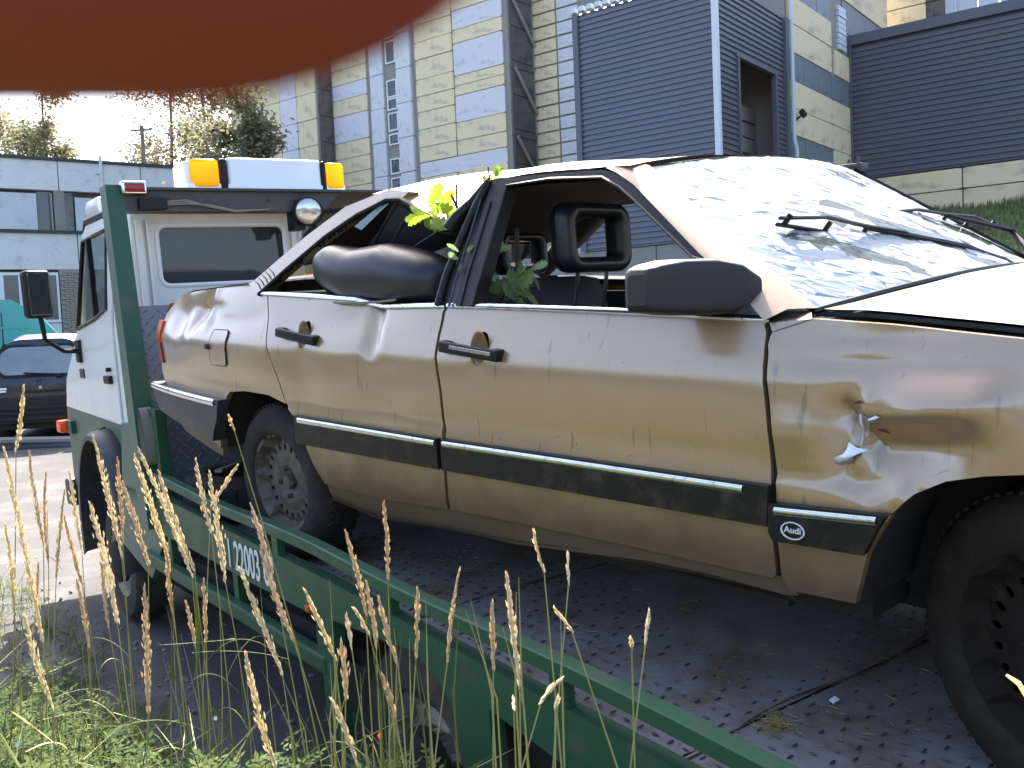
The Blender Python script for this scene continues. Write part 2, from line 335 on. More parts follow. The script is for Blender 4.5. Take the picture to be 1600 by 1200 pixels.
# ------------------------------------------------------------------ frames of the truck and of the sedan
TQ = Vector((-.984, 3.560, 0)); TROT = (R(2.3), 0, R(-54))
TM = Matrix.Translation(TQ) @ Euler(TROT).to_matrix().to_4x4()
CT = Vector((-.31298, 4.19790, .95749)); CROT = (R(2.3203), R(2.8941), R(-45.582))
CM = Matrix.Translation(CT) @ Euler(CROT).to_matrix().to_4x4(); CMI = CM.inverted()
TD = Vector((math.cos(R(-54)), math.sin(R(-54)), 0)); TN = Vector((TD.y, -TD.x, 0))       # along the truck to its tail; out of its near side
def bedz(t): return .855 - .03 * min(t, .6) - .05 * max(0, t - .6)

# ------------------------------------------------------------------ ground
def ground_z(x, y):
    d = math.hypot(x, y)
    z = .45 * min(1, max(0, (y - 8.5) / 7)) ** 1.3
    return z + .012 * noise.noise(Vector((x * .5, y * .5, 0)))
def gx(n, lo, hi, p=2.2):
    return [math.copysign(abs(t) ** p, t) * (hi if t > 0 else -lo) for t in [(-1 + 2 * i / n) for i in range(n + 1)]]
mb = MB(); xs = gx(70, -400, 400); ys = gx(70, -60, 600)
mb.grid([[(x, y, ground_z(x, y)) for y in ys] for x in xs])
g = mb.build('ground', 'asphalt', smooth=60, kind='structure')

def verge_u(x, y): return (x - TQ.x) * TN.x + (y - TQ.y) * TN.y        # metres out from the truck's near side
VP = [(.10, -.05), (.22, .02), (.45, .22), (.7, .42), (1.0, .52), (1.6, .60), (4., .62), (14, .5)]
def verge_z(x, y):
    u = verge_u(x, y); a = (x - TQ.x) * TD.x + (y - TQ.y) * TD.y       # along the truck
    u2 = u - .10 * noise.noise(Vector((a * .9, 3, 0))) + .40 * math.exp(-((a - 1.65) / .45) ** 2) - .06 * max(0, .9 - a) - .7 * max(0, .15 - a)
    z = lerp(VP, u2)
    if z > .03: z += .12 * math.exp(-((a - 1.65) / .4) ** 2) * min(1, z / .2) + .05 * noise.noise(Vector((x * 3, y * 3, 5))) + .02 * noise.noise(Vector((x * 11, y * 11, 2)))
    return z
mb = MB(); rows = []
for i in range(90):
    a = -3.6 + 8 * i / 89; row = []
    for j in range(60):
        u = .08 + 5 * (j / 59) ** 1.8; p = TQ + TD * a + TN * u; row.append((p.x, p.y, verge_z(p.x, p.y)))
    rows.append(row)
mb.grid(rows); mb.build('verge', 'soil', smooth=60, kind='structure')

# ------------------------------------------------------------------ the yellow panelled factory
BA = math.atan2(.792, .611); ba = Vector((math.cos(BA), math.sin(BA), 0)); bb_ = Vector((-ba.y, ba.x, 0))
_d = ray(870, 0); _d.z = 0; _d *= 30 / _d.y; FP = Vector((_d.x, _d.y, 0))       # a point of the facade plane
_d = ray(1228, 120); _d.z = 0; FQ = _d * (FP.dot(ba) / _d.dot(ba))               # its right hand corner
BMX = Matrix.Translation(FQ) @ Matrix.Rotation(BA, 4, 'Z'); BMI = BMX.inverted()
def LF(px, py, x):                                    # facade plane at local x -> (y, z)
    o = BMI @ CAM; d = BMI.to_3x3() @ ray(px, py); t = (x - o.x) / d.x; p = o + d * t; return p.y, p.z
def LS(px, py, y):                                    # side plane at local y -> (x, z)
    o = BMI @ CAM; d = BMI.to_3x3() @ ray(px, py); t = (y - o.y) / d.y; p = o + d * t; return p.x, p.z
fac = thing('factory_building', 'tall factory block faced with yellow and pale grey panels behind the tow truck', 'building', FQ, (0, 0, BA))
def unit_panel(m):
    q = MB(); q.box((.5, .5, .5), (1, 1, 1), bev=0); b = bmesh.new()
    return q, m
UP = {}
def panel_mesh(m):
    if m not in UP:
        me = bpy.data.meshes.new('panel'); b = bmesh.new(); bmesh.ops.create_cube(b, size=1)
        bmesh.ops.bevel(b, geom=list(b.edges), offset=.035, segments=1, affect='EDGES')
        for v in b.verts: v.co += Vector((.5, .5, .5))
        b.to_mesh(me); b.free(); me.materials.append(M[m]); UP[m] = me
    return UP[m]
def panel_f(x, y0, y1, z0, z1, m, th=.06, name='panel', parent=None, gap=.012):   # on a facade (outward is -x)
    th *= rnd.uniform(.85, 1.15)
    o = link(name, panel_mesh(m), parent or fac); o.location = (x - th, y0 + gap, z0 + gap); o.scale = (th, max(.02, y1 - y0 - 2 * gap), max(.02, z1 - z0 - 2 * gap)); return o
def panel_s(y, x0, x1, z0, z1, m, th=.06, name='panel', parent=None, gap=.012):   # on a side wall (outward is -y)
    th *= rnd.uniform(.85, 1.15)
    o = link(name, panel_mesh(m), parent or fac); o.location = (x0 + gap, y - th, z0 + gap); o.scale = (max(.02, x1 - x0 - 2 * gap), th, max(.02, z1 - z0 - 2 * gap)); return o
HB = 15.5
# planes: R block at x=0; M block stands out, L block further out still
yR, _ = LF(838, 200, 0.)
o_ = BMI @ CAM; d_ = BMI.to_3x3() @ ray(800, 200)
xM = o_.x + d_.x * ((yR - o_.y) / d_.y)
yM1 = LF(520, 200, xM)[0]
d_ = BMI.to_3x3() @ ray(498, 200); xL = o_.x + d_.x * ((yM1 - o_.y) / d_.y)
yL1 = LF(364, 200, xL)[0]
core = MB()
def cbx(x0, x1, y0, y1, z0, z1): core.box(((x0 + x1) / 2, (y0 + y1) / 2, (z0 + z1) / 2), (abs(x1 - x0), abs(y1 - y0), abs(z1 - z0)))
cbx(0, 9.2, 0, yR, 0, HB); cbx(xM, 8.5, yR + .003, yM1, 0, HB + .6); cbx(xL, 8, yM1 + .003, yL1, 0, HB - .5)
core.build('wall', 'joint', fac)
def rows_f(x, pxm, p0, p1, rows, name='panel', th=.06):
    y1 = LF(p0, 200, x)[0]; y0 = LF(p1, 200, x)[0]
    for (a, b, m) in rows:
        z1 = LF(pxm, a, x)[1]; z0 = LF(pxm, b, x)[1]
        panel_f(x, y0, y1, max(z0, .2), min(z1, HB - .3), m, th=th, name=name)
Y, W_ = 'yellow', 'pale'
rows_f(xM, 754, 715, 793, [(-95, -45, Y), (-45, -20, W_), (-20, 4, Y), (4, 35, W_), (35, 57, Y), (57, 109, W_), (109, 125, Y), (125, 141, Y), (141, 184, W_), (184, 213, Y), (213, 237, Y)])
rows_f(xM, 724, 655, 793, [(243, 268, W_)])
rows_f(xM, 754, 715, 793, [(261, 295, Y), (295, 330, Y), (330, 375, Y), (375, 420, Y)])
rows_f(xM, 685, 655, 714, [(-70, -35, Y), (-35, 0, Y), (0, 30, Y), (30, 58, Y), (58, 86, Y), (86, 118, Y), (118, 145, Y), (145, 170, Y), (170, 198, Y), (198, 226, Y), (226, 250, Y)])
rows_f(xM, 685, 655, 714, [(275, 305, Y), (305, 335, Y), (335, 375, Y), (375, 420, Y)])
rows_f(xM, 550, 524, 578, [(10, 45, W_), (45, 76, Y), (76, 105, Y), (105, 129, Y), (129, 153, W_), (153, 179, Y), (179, 221, W_), (221, 247, Y), (247, 270, Y), (270, 292, Y), (292, 330, Y), (330, 380, Y)])
# grey pilasters with the narrow stair windows between
for p0, p1 in ((584, 605), (626, 649)):
    y1 = LF(p0, 200, xM)[0]; y0 = LF(p1, 200, xM)[0]
    z = .3
    while z < HB - .5:
        panel_f(xM, y0, y1, z, z + 1.15, 'pale', th=.10 if p0 == 584 else .12, name='pilaster_panel'); z += 1.15
y1 = LF(605.5, 200, xM)[0]; y0 = LF(625.5, 200, xM)[0]
wz = [(-15, 15), (20, 58), (62, 98), (124, 152), (153, 172), (176, 205), (209, 227), (248, 273), (278, 302), (320, 350)]
for k, (a, b) in enumerate(wz):
    z1 = LF(616, a, xM)[1]; z0 = LF(616, b, xM)[1]
    q = MB(); wy0, wy1 = y0 + .03, y1 - .10
    plate(q, [(wy0, z0), (wy1, z0), (wy1, z1), (wy0, z1)], [[(wy0 + .05, z0 + .05), (wy1 - .05, z0 + .05), (wy1 - .05, z1 - .05), (wy0 + .05, z1 - .05)]], lambda u, v, d: (xM - .06 + d, u, v), .05)
    wo = q.build('window', 'winwhite', fac)
    q = MB(); q.box((xM - .02, (wy0 + wy1) / 2, (z0 + z1) / 2), (.012, wy1 - wy0 - .1, z1 - z0 - .1)); q.build('pane', 'pane', wo)
# L block: narrow columns of thin panels
cols = [(364, 388, Y), (388, 414, W_), (414, 441, Y), (441, 467, W_), (467, 497, Y)]
for p0, p1, m in cols:
    y1 = LF(p0, 200, xL)[0]; y0 = LF(p1, 200, xL)[0]; z = 4.0
    while z < HB - 1: panel_f(xL, y0, y1, z, z + .92, m); z += .92
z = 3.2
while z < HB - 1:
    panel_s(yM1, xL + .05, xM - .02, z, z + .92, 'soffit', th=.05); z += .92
# recess between M and R: side wall in shade with platforms and braces
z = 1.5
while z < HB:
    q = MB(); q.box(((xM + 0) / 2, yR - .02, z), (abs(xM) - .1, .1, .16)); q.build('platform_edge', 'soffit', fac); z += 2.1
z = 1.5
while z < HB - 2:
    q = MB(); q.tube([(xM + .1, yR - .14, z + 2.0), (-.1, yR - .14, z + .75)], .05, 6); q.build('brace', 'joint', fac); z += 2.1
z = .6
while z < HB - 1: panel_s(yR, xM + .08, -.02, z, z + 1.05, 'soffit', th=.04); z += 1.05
# R block: thin courses in two columns
yA1, yA0 = LF(839, 200, 0)[0], LF(877, 200, 0)[0]; yB0 = LF(912, 200, 0)[0]
z = 3.0; k = 0
while z < HB - .3:
    panel_f(0, yA0, yA1 - .03, z, z + .41, 'yellow', th=.07, gap=.03); panel_f(0, yB0, yA0, z, z + .41, 'pale', th=.07, gap=.03); z += .41; k += 1
q = MB(); q.box((-.02, yA1 - .0, 8), (.14, .10, 15)); q.build('edge_strip', 'joint', fac)
# right hand side wall: yellow rows and bands of grey window panels
zr = [LS(1235, a, 0)[1] for a in (-60, 0 - 6, 37, 81, 125, 168, 210, 250, 300)]
xe = 9.2
c0, c1, c2, c3 = .12, LS(1297, 100, 0)[0], LS(1327, 100, 0)[0], xe
def sp(x0, x1, i, m, n=1, th=.06, frac=(0, 1)):
    z1 = zr[i]; z0 = zr[i + 1]; h = z1 - z0; z1, z0 = z1 - h * frac[0], z1 - h * frac[1]
    for k in range(n): panel_s(0, x0 + (x1 - x0) * k / n, x0 + (x1 - x0) * (k + 1) / n, z0, z1, m, th)
sp(c0, c1, 0, 'band', 3, .03); sp(c0, c1, 1, 'yellow', 1); sp(c0, c1, 2, 'yellow', 1); sp(c0, c1, 3, 'band', 3, .03); sp(c0, c1, 4, 'yellow', 1); sp(c0, c1, 5, 'yellow', 2); sp(c0, c1, 6, 'band', 3, .03); sp(c0, c1, 7, 'yellow', 1)
sp(c1 + .25, c2 + 1.2, 2, 'yellow', 3); sp(c1, c2 + 1.2, 3, 'band', 2, .03); sp(c1, c2 + 1.2, 4, 'yellow', 1); sp(c1, c2 + 1.2, 5, 'yellow', 2); sp(c1, c2 + 1.2, 6, 'yellow', 2); sp(c1, c2 + 1.2, 7, 'yellow', 2)
sp(c1 + 1.1, xe, 0, 'band', 4, .03, (.0, 1)); sp(c1 + 1.1, xe, 1, 'band', 3, .03, (0, .45))
zt = zr[0]
panel_s(0, c1 - .8, xe, zt, zt + 1.25, 'yellow', .07); 
q = MB(); q.box(((c1 - .8 + xe + .2) / 2, -.12, zt + 1.33), (xe - c1 + 1.0, .34, .14)); q.build('cornice', 'soffit', fac)
xl0 = LS(1306, 40, 0)[0]; xl1 = LS(1318, 40, 0)[0]
zl1 = LS(1312, 12, 0)[1]; zl0 = LS(1312, 80, 0)[1]
for k in range(8): panel_s(0, xl0, xl1, zl0 + (zl1 - zl0) * k / 8, zl0 + (zl1 - zl0) * (k + 1) / 8, 'flash', .09, name='glass_block', gap=.012)
# floodlight on that wall
x_, z_ = LS(1240, 181, 0)
q = MB(); q.box((x_, -.26, z_ + .02), (.3, .14, .2), rot=Euler((R(-35), 0, R(20))), bev=.03); q.tube([(x_ - .05, -.06, z_ - .14), (x_ - .03, -.22, z_ - .04)], .025, 6)
fl = q.build('floodlight', 'rubber'); fl.matrix_world = BMX; tag(fl, 'small dark floodlight on the yellow wall right of the metal annex', 'floodlight')
q = MB(); xp = .06; q.tube([(xp, -.16, HB), (xp, -.16, LS(1230, 218, 0)[1]), (xp + .16, -.16, LS(1230, 232, 0)[1]), (xp + .16, -.16, 2.)], .055, 8)
dp = q.build('downpipe', 'flash', smooth=40); dp.matrix_world = BMX; tag(dp, 'white downpipe in the corner between the metal annex and the yellow wall', 'downpipe')

# ------------------------------------------------------------------ dark profiled metal annex
def corrug(mb, L, z0, z1, pitch, f, depth=.04, mi=0):          # horizontal ribs; f(u along, out, z)
    z = z0; prof = []
    while z < z1 - 1e-4:
        for dz, o in ((0, 0), (.30, 0), (.42, depth), (.86, depth), (.98, 0)):
            if z + dz * pitch <= z1: prof.append((z + dz * pitch, o))
        z += pitch
    prof.append((z1, 0)); P = [[f(u, o, z) for (z, o) in prof] for u in L]; mb.grid(P, mi)
_d = BMI.to_3x3() @ ray(1123, 120)
an_len = None
for s_ in [i * .01 for i in range(100, 900)]:
    p = BMX @ Vector((-s_, 0, 6)); v = p - CAM; px = 800 + FPX * v.dot(rt) / v.dot(fwd)
    if px < 1123: an_len = s_; break
ax = -an_len
ayL = LF(905, 150, ax)[0]
azt = LF(1000, -1, ax)[1]; azb = LF(1020, 383, ax)[1]; azt = LF(906, 22, ax)[1]
ann = thing('metal_annex', 'annex clad in blue grey ribbed metal with an open doorway in its side', 'building annex', FQ + ba * ax, (0, 0, BA))
q = MB(); corrug(q, [.06, ayL], azb, azt, .137, lambda u, o, z: (-o, u, z)); q.build('front_cladding', 'cladding', ann)
do0 = LS(1152, 160, 0)[0] - ax; do1 = LS(1210, 160, 0)[0] - ax
doz = LS(1180, 108, 0)[1]
q = MB(); corrug(q, [0.06, do0], azb, azt, .137, lambda u, o, z: (u, -o, z)); corrug(q, [do1, an_len - .1], azb, azt, .137, lambda u, o, z: (u, -o, z))
zz = azb + .137 * math.ceil((doz - azb) / .137); corrug(q, [do0, do1], zz, azt, .137, lambda u, o, z: (u, -o, z)); q.build('side_cladding', 'cladding_b', ann)
q = MB(); q.box((.0, .0, (azb + azt) / 2 + .05), (.13, .13, azt - azb + .1)); q.build('corner_flashing', 'flash', ann)
q = MB(); q.box((an_len - .12, -.06, (azb + azt) / 2), (.2, .12, azt - azb)); q.build('edge_flashing', 'cladding_b', ann)
q = MB(); q.box((-.02, ayL, (azb + azt) / 2), (.14, .16, azt - azb)); q.build('edge_flashing', 'cladding_b', ann)
q = MB(); k = 0; u = .1
while u < ayL: q.box((-.04, u + .11, azt + .09), (.16, .13, .12)); u += .24
q.build('roof_edge', 'flash', ann)
q = MB(); q.box(((do0 + do1) / 2, -.02, zz + .03), (do1 - do0 + .2, .12, .1)); 
for x in (do0, do1): q.box((x, -.02, (azb + zz) / 2), (.1, .12, zz - azb))
q.build('door_frame', 'cladding_b', ann)
q = MB(); q.box((an_len / 2 + .2, ayL / 2, azt - .05), (an_len + .2, ayL, .1)); q.box((.12, ayL / 2, (azb + azt) / 2), (.08, ayL - .1, azt - azb - .1)); q.box((an_len / 2, ayL - .05, (azb + azt) / 2), (an_len, .1, azt - azb)); q.build('inner_wall', 'soffit', ann)
for k in range(9):
    q = MB(); q.box(((do0 + do1) / 2 + .5, .9 + .02 * (k % 2), azb + .2 + .42 * k), (do1 - do0 + 2.2, .08, .38), bev=.02); q.build('board', 'plank', ann)
q = MB(); q.tube([(do0 + .5, .0, azb - .02), (do0 + 1.2, .2, azb + .42)], .04, 6); pl = q.build('leaning_pole', 'flash'); pl.matrix_world = Matrix.Translation(FQ + ba * ax) @ Matrix.Rotation(BA, 4, 'Z'); tag(pl, 'pale pole leaning across the foot of the annex doorway', 'pole')
# boarded grey wall the annex stands on
pw = thing('retaining_wall', 'low wall of weathered grey boards below the dark annex cladding', 'wall', FQ + ba * (ax + .03), (0, 0, BA))
n_ = 6; hgt = azb - .3
for k in range(n_):
    for j in range(3):
        q = MB(); y0 = -1.5 + (ayL + 6) * j / 3; q.box((.05 + .015 * rnd.random(), y0 + (ayL + 6) / 6, .3 + hgt * (k + .5) / n_), (.09, (ayL + 6) / 3 - .02, hgt / n_ - .025), bev=.012); q.build('board', 'plank', pw)

# ------------------------------------------------------------------ second profiled building on the right, on a yellow base
xr = LS(1327, 170, 0)[0]
rz1 = LF(1327, 60, xr)[1]; rz0 = LF(1400, 273, xr)[1]; rzb = LF(1480, 331, xr)[1]
rb = thing('ribbed_hall', 'long dark slate hall of ribbed metal on a yellow base wall at the right edge', 'building', BMX @ Vector((xr, -9, 0)), (0, 0, BA))
rb.location.z = 0
def ro(x, y, z): return (x, y + 9, z)
q = MB(); corrug(q, [0, -16], rz0, rz1 - .25, .165, lambda u, o, z: ro(-o, u, z), .05); q.build('front_cladding', 'cladding_b', rb)
q = MB(); q.box(ro(-.03, -8, rz1 - .1), (.2, 16, .3)); q.box(ro(-.03, -.06, (rz0 + rz1) / 2), (.16, .14, rz1 - rz0)); q.build('roof_flashing', 'cladding_b', rb)
q = MB(); q.box(ro(2.6, -8.1, (rz1 - .2) / 2), (5, 15.8, rz1 - .2)); q.build('wall', 'soffit', rb)
zb_ = [rzb - .9, rzb - .02, rzb + (rz0 - rzb) * .5, rz0 - .02]
for k in range(3):
    for j in range(5):
        o = link('base_panel', panel_mesh('yellow'), rb); o.location = ro(-.02 - .02 * (k == 2), -3.2 * (j + 1) + .02, zb_[k]); o.scale = (.1, 3.16, zb_[k + 1] - zb_[k] - .03)
# grass bank in front of it
mb = MB(); rows = []
for i in range(40):
    y = 3 - 22 * i / 39; row = []
    for j in range(26):
        t = j / 25; out = -.0 - 11 * t; zt_ = rzb - .05 - .02 * out
        z = (rzb + .02) * (1 - t) ** .9 + ground_z(0, 15) * t + .09 * noise.noise(Vector((y * .7, out * .7, 0)))
        p = BMX @ Vector((xr + out - .05, y, z)); row.append((p.x, p.y, z if j else rzb + .05))
    rows.append(row)
mb.grid(rows); bank = mb.build('grass_bank', 'lawn', smooth=60, kind='structure')
# tufts give the bank its edge
q = MB()
for k in range(9000):
    y = rnd.uniform(-9, 2); t = rnd.random() ** 1.5; out = -11 * t; z = (rzb + .02) * (1 - t) ** .9 + ground_z(0, 15) * t + .09 * noise.noise(Vector((y * .7, out * .7, 0)))
    p = BMX @ Vector((xr + out - .05, y, 0)); h = rnd.uniform(.12, .3); a = rnd.random() * 6.28; dx, dy = math.cos(a) * .03, math.sin(a) * .03
    q.add([(p.x - dx, p.y - dy, z - .03), (p.x + dx, p.y + dy, z - .03), (p.x + dy * 3 * rnd.uniform(-1, 1), p.y + dx * 3 * rnd.uniform(-1, 1), z + h)], [(0, 1, 2)])
q.build('bank_grass', 'lawn', kind='stuff', smooth='keep')
tag(bpy.data.objects['bank_grass'], 'rough grass growing on the bank below the ribbed hall', 'grass')
# stepped yellow block and white ducts behind its roof
x3 = xr + 5.2
sb = thing('stepped_block', 'stepped yellow roof block rising behind the dark ribbed hall', 'building', BMX @ Vector((x3, 0, 0)), (0, 0, BA)); sb.location.z = 0
ya = LF(1376, 20, x3)[0]; yb = LF(1448, 20, x3)[0]; yc = LF(1482, 20, x3)[0]
q = MB(); q.box((2, (ya + yc) / 2, 7.5), (3.8, abs(ya - yc), 15)); q.build('wall', 'joint', sb)
for k in range(5):
    z = LF(1410, 35, x3)[1] - .95 + k * .72
    o = link('panel', panel_mesh('yellow'), sb); o.location = (-.06, yb + .02, z); o.scale = (.1, ya - yb - .04, .68)
    o = link('panel', panel_mesh('soffit'), sb); o.location = (-.03, yc + .02, z); o.scale = (.1, yb - yc - .04, .68)
for k, px in enumerate((1486, 1512, 1545, 1580)):
    yy, zz_ = LF(px, 16, x3 - 1.5)
    u = thing('roof_cowl', ['white slim roof duct beside the stepped yellow block', 'white roof duct with hooked pipe, second from the stepped block', 'white roof duct with hooked pipe, third from the stepped block', 'white roof duct nearest the right edge of the hall roof'][k], 'roof duct', BMX @ Vector((x3 - 1.5, yy, 0)), (0, 0, BA), group='white ducts on the hall roof'); u.location.z = rz1 - .2
    q = MB(); q.box((0, 0, .9), (.5, .5 if k else .25, 2.2), bev=.04); q.build('duct', 'flash', u)
    q = MB(); q.tube([(-.45, -.25, .0), (-.45, -.25, .55)] + [(-.45, -.25 + .16 * (1 - math.cos(a)), .55 + .18 * math.sin(a)) for a in (.5, 1., 1.57, 2.1, 2.6)] + [(-.45, .07, .45)], .05, 7); q.build('hooked_pipe', 'winwhite', u, smooth=50)

# ------------------------------------------------------------------ grey two-storey building on the left
LA = math.atan2(.591, .807); lv = Vector((math.cos(LA), math.sin(LA), 0))
_d = ray(0, 400); _d.z = 0; LQ = _d * (32 / _d.y)
LMX = Matrix.Translation(LQ) @ Matrix.Rotation(LA, 4, 'Z'); LMI = LMX.inverted()      # local x runs right along the face, outward is -y
def LB(px, py, y=0.):
    o = LMI @ CAM; d = LMI.to_3x3() @ ray(px, py); t = (y - o.y) / d.y; p = o + d * t; return p.x, p.z
lb = thing('workshop_building', 'grey two storey concrete workshop with boarded upper windows at the left', 'building', LQ, (0, 0, LA))
def lbox(name, m, x0, x1, z0, z1, y0, y1, bev=0., par=lb):
    q = MB(); q.box(((x0 + x1) / 2, (y0 + y1) / 2, (z0 + z1) / 2), (x1 - x0, y1 - y0, z1 - z0), bev=bev); return q.build(name, m, par)
ztop = LB(45, 249)[1]; zp0 = LB(45, 296)[1]; zw0 = LB(45, 364)[1]; zg1 = LB(45, 421)[1]; zg0 = LB(45, 505)[1]
lbox('wall', 'soffit', -30, 34, 0, ztop - .3, .25, 9)
jx = [-30, -14, -7.6, LB(0, 270)[0] - 2.2, LB(90, 270)[0], LB(219, 270)[0]]
d_ = jx[5] - jx[4]; jx = [jx[4] + d_ * k for k in range(-5, 5)]
for a, b in zip(jx, jx[1:]):
    lbox('parapet_panel', 'concrete', a + .015, b - .015, zp0, ztop, -.05, .22, .02)
    lbox('spandrel_panel', 'concrete', a + .015 + .5, b - .015 + .5, zg1, zw0, -.0, .22, .02)
lbox('parapet_cap', 'steel_dark', -30, 34, ztop, ztop + .1, -.14, .4)
lbox('sill', 'steel_dark', -30, 34, zw0 - .0, zw0 + .1, -.1, .0)
def wx(px, py=330): return LB(px, py)[0]
lbox('board', 'board', wx(-80), wx(58), zw0 + .12, zp0 - .12, .02, .06)
lbox('board', 'board', wx(118), wx(170), zw0 + .12, zp0 - .2, .02, .06)
lbox('board', 'board', wx(200), wx(290), zw0 + .12, zp0 - .2, .02, .06)
for k_ in list(range(0, 4)) + list(range(6, 9)):
    xa, xb = jx[k_], jx[k_ + 1]
    lbox('pillar', 'plank', xa - .2, xa + .2, zw0 + .1, zp0, -.04, .22, .02)
    lbox('board' if k_ % 2 else 'window', 'board' if k_ % 2 else 'pane', xa + .5, xb - .8, zw0 + .12, zp0 - .12, .02, .06)
lbox('pillar', 'plank', wx(85), wx(102), zw0 + .1, zp0, -.04, .22, .02)
lbox('window', 'pane', wx(60), wx(84), zw0 + .1, zp0, .18, .24); lbox('window', 'pane', wx(102), wx(117), zw0 + .1, zp0, .18, .24)
lbox('window_post', 'joint', wx(80), wx(83), zw0 + .1, zp0 - .1, .03, .18)
# ground floor: white framed windows and a brick pier
gx0, gx1 = wx(-60, 460), wx(93, 460)
q = MB(); ug = [gx0 + (gx1 - gx0) * k / 5 for k in range(6)]
plate(q, [(gx0, zg0), (gx1, zg0), (gx1, zg1 - .1), (gx0, zg1 - .1)], [[(a + .07, zg0 + .1), (b - .07, zg0 + .1), (b - .07, zg1 - .2), (a + .07, zg1 - .2)] for a, b in zip(ug, ug[1:])], lambda u, v, d: (u, d - .02, v), .1)
wf = q.build('window', 'winwhite', lb)
for a, b in zip(ug, ug[1:]):
    q = MB(); q.box(((a + b) / 2, .04, (zg0 + zg1) / 2 - .05), (b - a - .14, .015, zg1 - zg0 - .3)); q.build('pane', 'pane', wf)
q = MB(); bx0, bx1 = wx(95, 460), wx(130, 460); q.box(((bx0 + bx1 + 6) / 2, .13, (zg1) / 2), (bx1 + 6 - bx0, .2, zg1)); q.build('pier', 'mortar', lb)
me = None; z = zg0 - .5; k = 0
bme = MB().box((0, 0, 0), (.25, .1, .068), bev=.006, seg=1).build('brick', 'brick', lb); bme_m = bme.data; bme.location = (bx0 + .1, .0, zg0 - .6); nb = 0
while z < zg1 - .05:
    x = bx0 + .13 + (k % 2) * .13
    while x < bx1 - .1 and nb < 290:
        o = link('brick', bme_m, lb); o.location = (x, .012 * rnd.random(), z); x += .263; nb += 1
    z += .083; k += 1
for k_ in range(7):
    lbox('window', 'pane', bx1 + 6.4 + 3 * k_, bx1 + 8.6 + 3 * k_, zg0, zg1 - .3, .1, .26)
lbox('base_wall', 'concrete', -30, gx1, 0, zg0 - .03, -.02, .2)
q = MB(); px_, pz_ = LB(157, 260, -.1); q.tube([(px_, -.12, 1), (px_, -.12, ztop + .25)], .06, 8); q.box((px_ - .1, -.14, ztop - .32), (.14, .1, .12)); rp = q.build('drainpipe', 'concrete'); rp.matrix_world = LMX; tag(rp, 'thin grey drainpipe on the parapet of the grey workshop', 'drainpipe')
# ------------------------------------------------------------------ the green and white recovery truck
tk = thing('tow_truck', 'green and white flatbed recovery truck carrying the wrecked gold sedan', 'tow truck', TQ, TROT)
BW = 2.30; T0, T1 = -1.34, 3.3
def hbt(z): return -1.30 - .20 * (z - 1.04)                      # leaning plane of the headboard
# deck plates
seams = [T0 - .15, .93, 2.05, 3.3]
for a, b in zip(seams, seams[1:]):
    q = MB(); n = 6; P = [[(a + .004 + (b - a - .008) * i / n, s, bedz(a + (b - a) * i / n) + .004 * math.sin(s * 5 + i)) for s in [.03 + (BW - .06) * j / 16 for j in range(17)]] for i in range(n + 1)]
    q.grid(P); P2 = [[(p[0], p[1], p[2] - .03) for p in r_] for r_ in P]; q.grid(P2, flip=True); q.build('deck_plate', 'tread', tk, smooth=60)
q = MB()
for t in (.93, 2.05): q.tube([(t + .02 * math.sin(s * 9), s, bedz(t) + .004) for s in [.04 + 2.2 * k / 24 for k in range(25)]], [.002 + .002 * rnd.random() for k in range(25)], 5)
q.build('seam_weld', 'rust', tk)
# raised teardrop lugs of the plate, alternating in direction
q = MB(); lg = rnd; pit = .047
t = -.9
while t < 3.25:
    s = .05; j = 0; i = int(t / pit)
    while s < 1.75:
        if not (t < .9 and s > .9):
            tt = t + (pit / 2 if j % 2 else 0); L, Wd = .0135, .0042; z = bedz(tt) + .004 * math.sin(s * 5)
            if noise.noise(Vector((tt * 2.1, s * 2.1, 3))) > -.42:
                c, sn = (1, 0) if (i + j) % 2 else (0, 1)
                if rnd.random() < .90:
                    e = lambda u, v, h: (tt + u * c - v * sn, s + u * sn + v * c, z + h)
                    q.add([e(-L, 0, 0), e(0, -Wd, 0), e(L, 0, 0), e(0, Wd, 0), e(-L * .45, 0, .0042), e(L * .45, 0, .0042)], [(0, 1, 4), (1, 5, 4), (1, 2, 5), (2, 3, 5), (3, 4, 5), (3, 0, 4)])
        s += pit; j += 1
    t += pit
q.build('tread_lug', 'lug', tk, kind='stuff', smooth='keep')
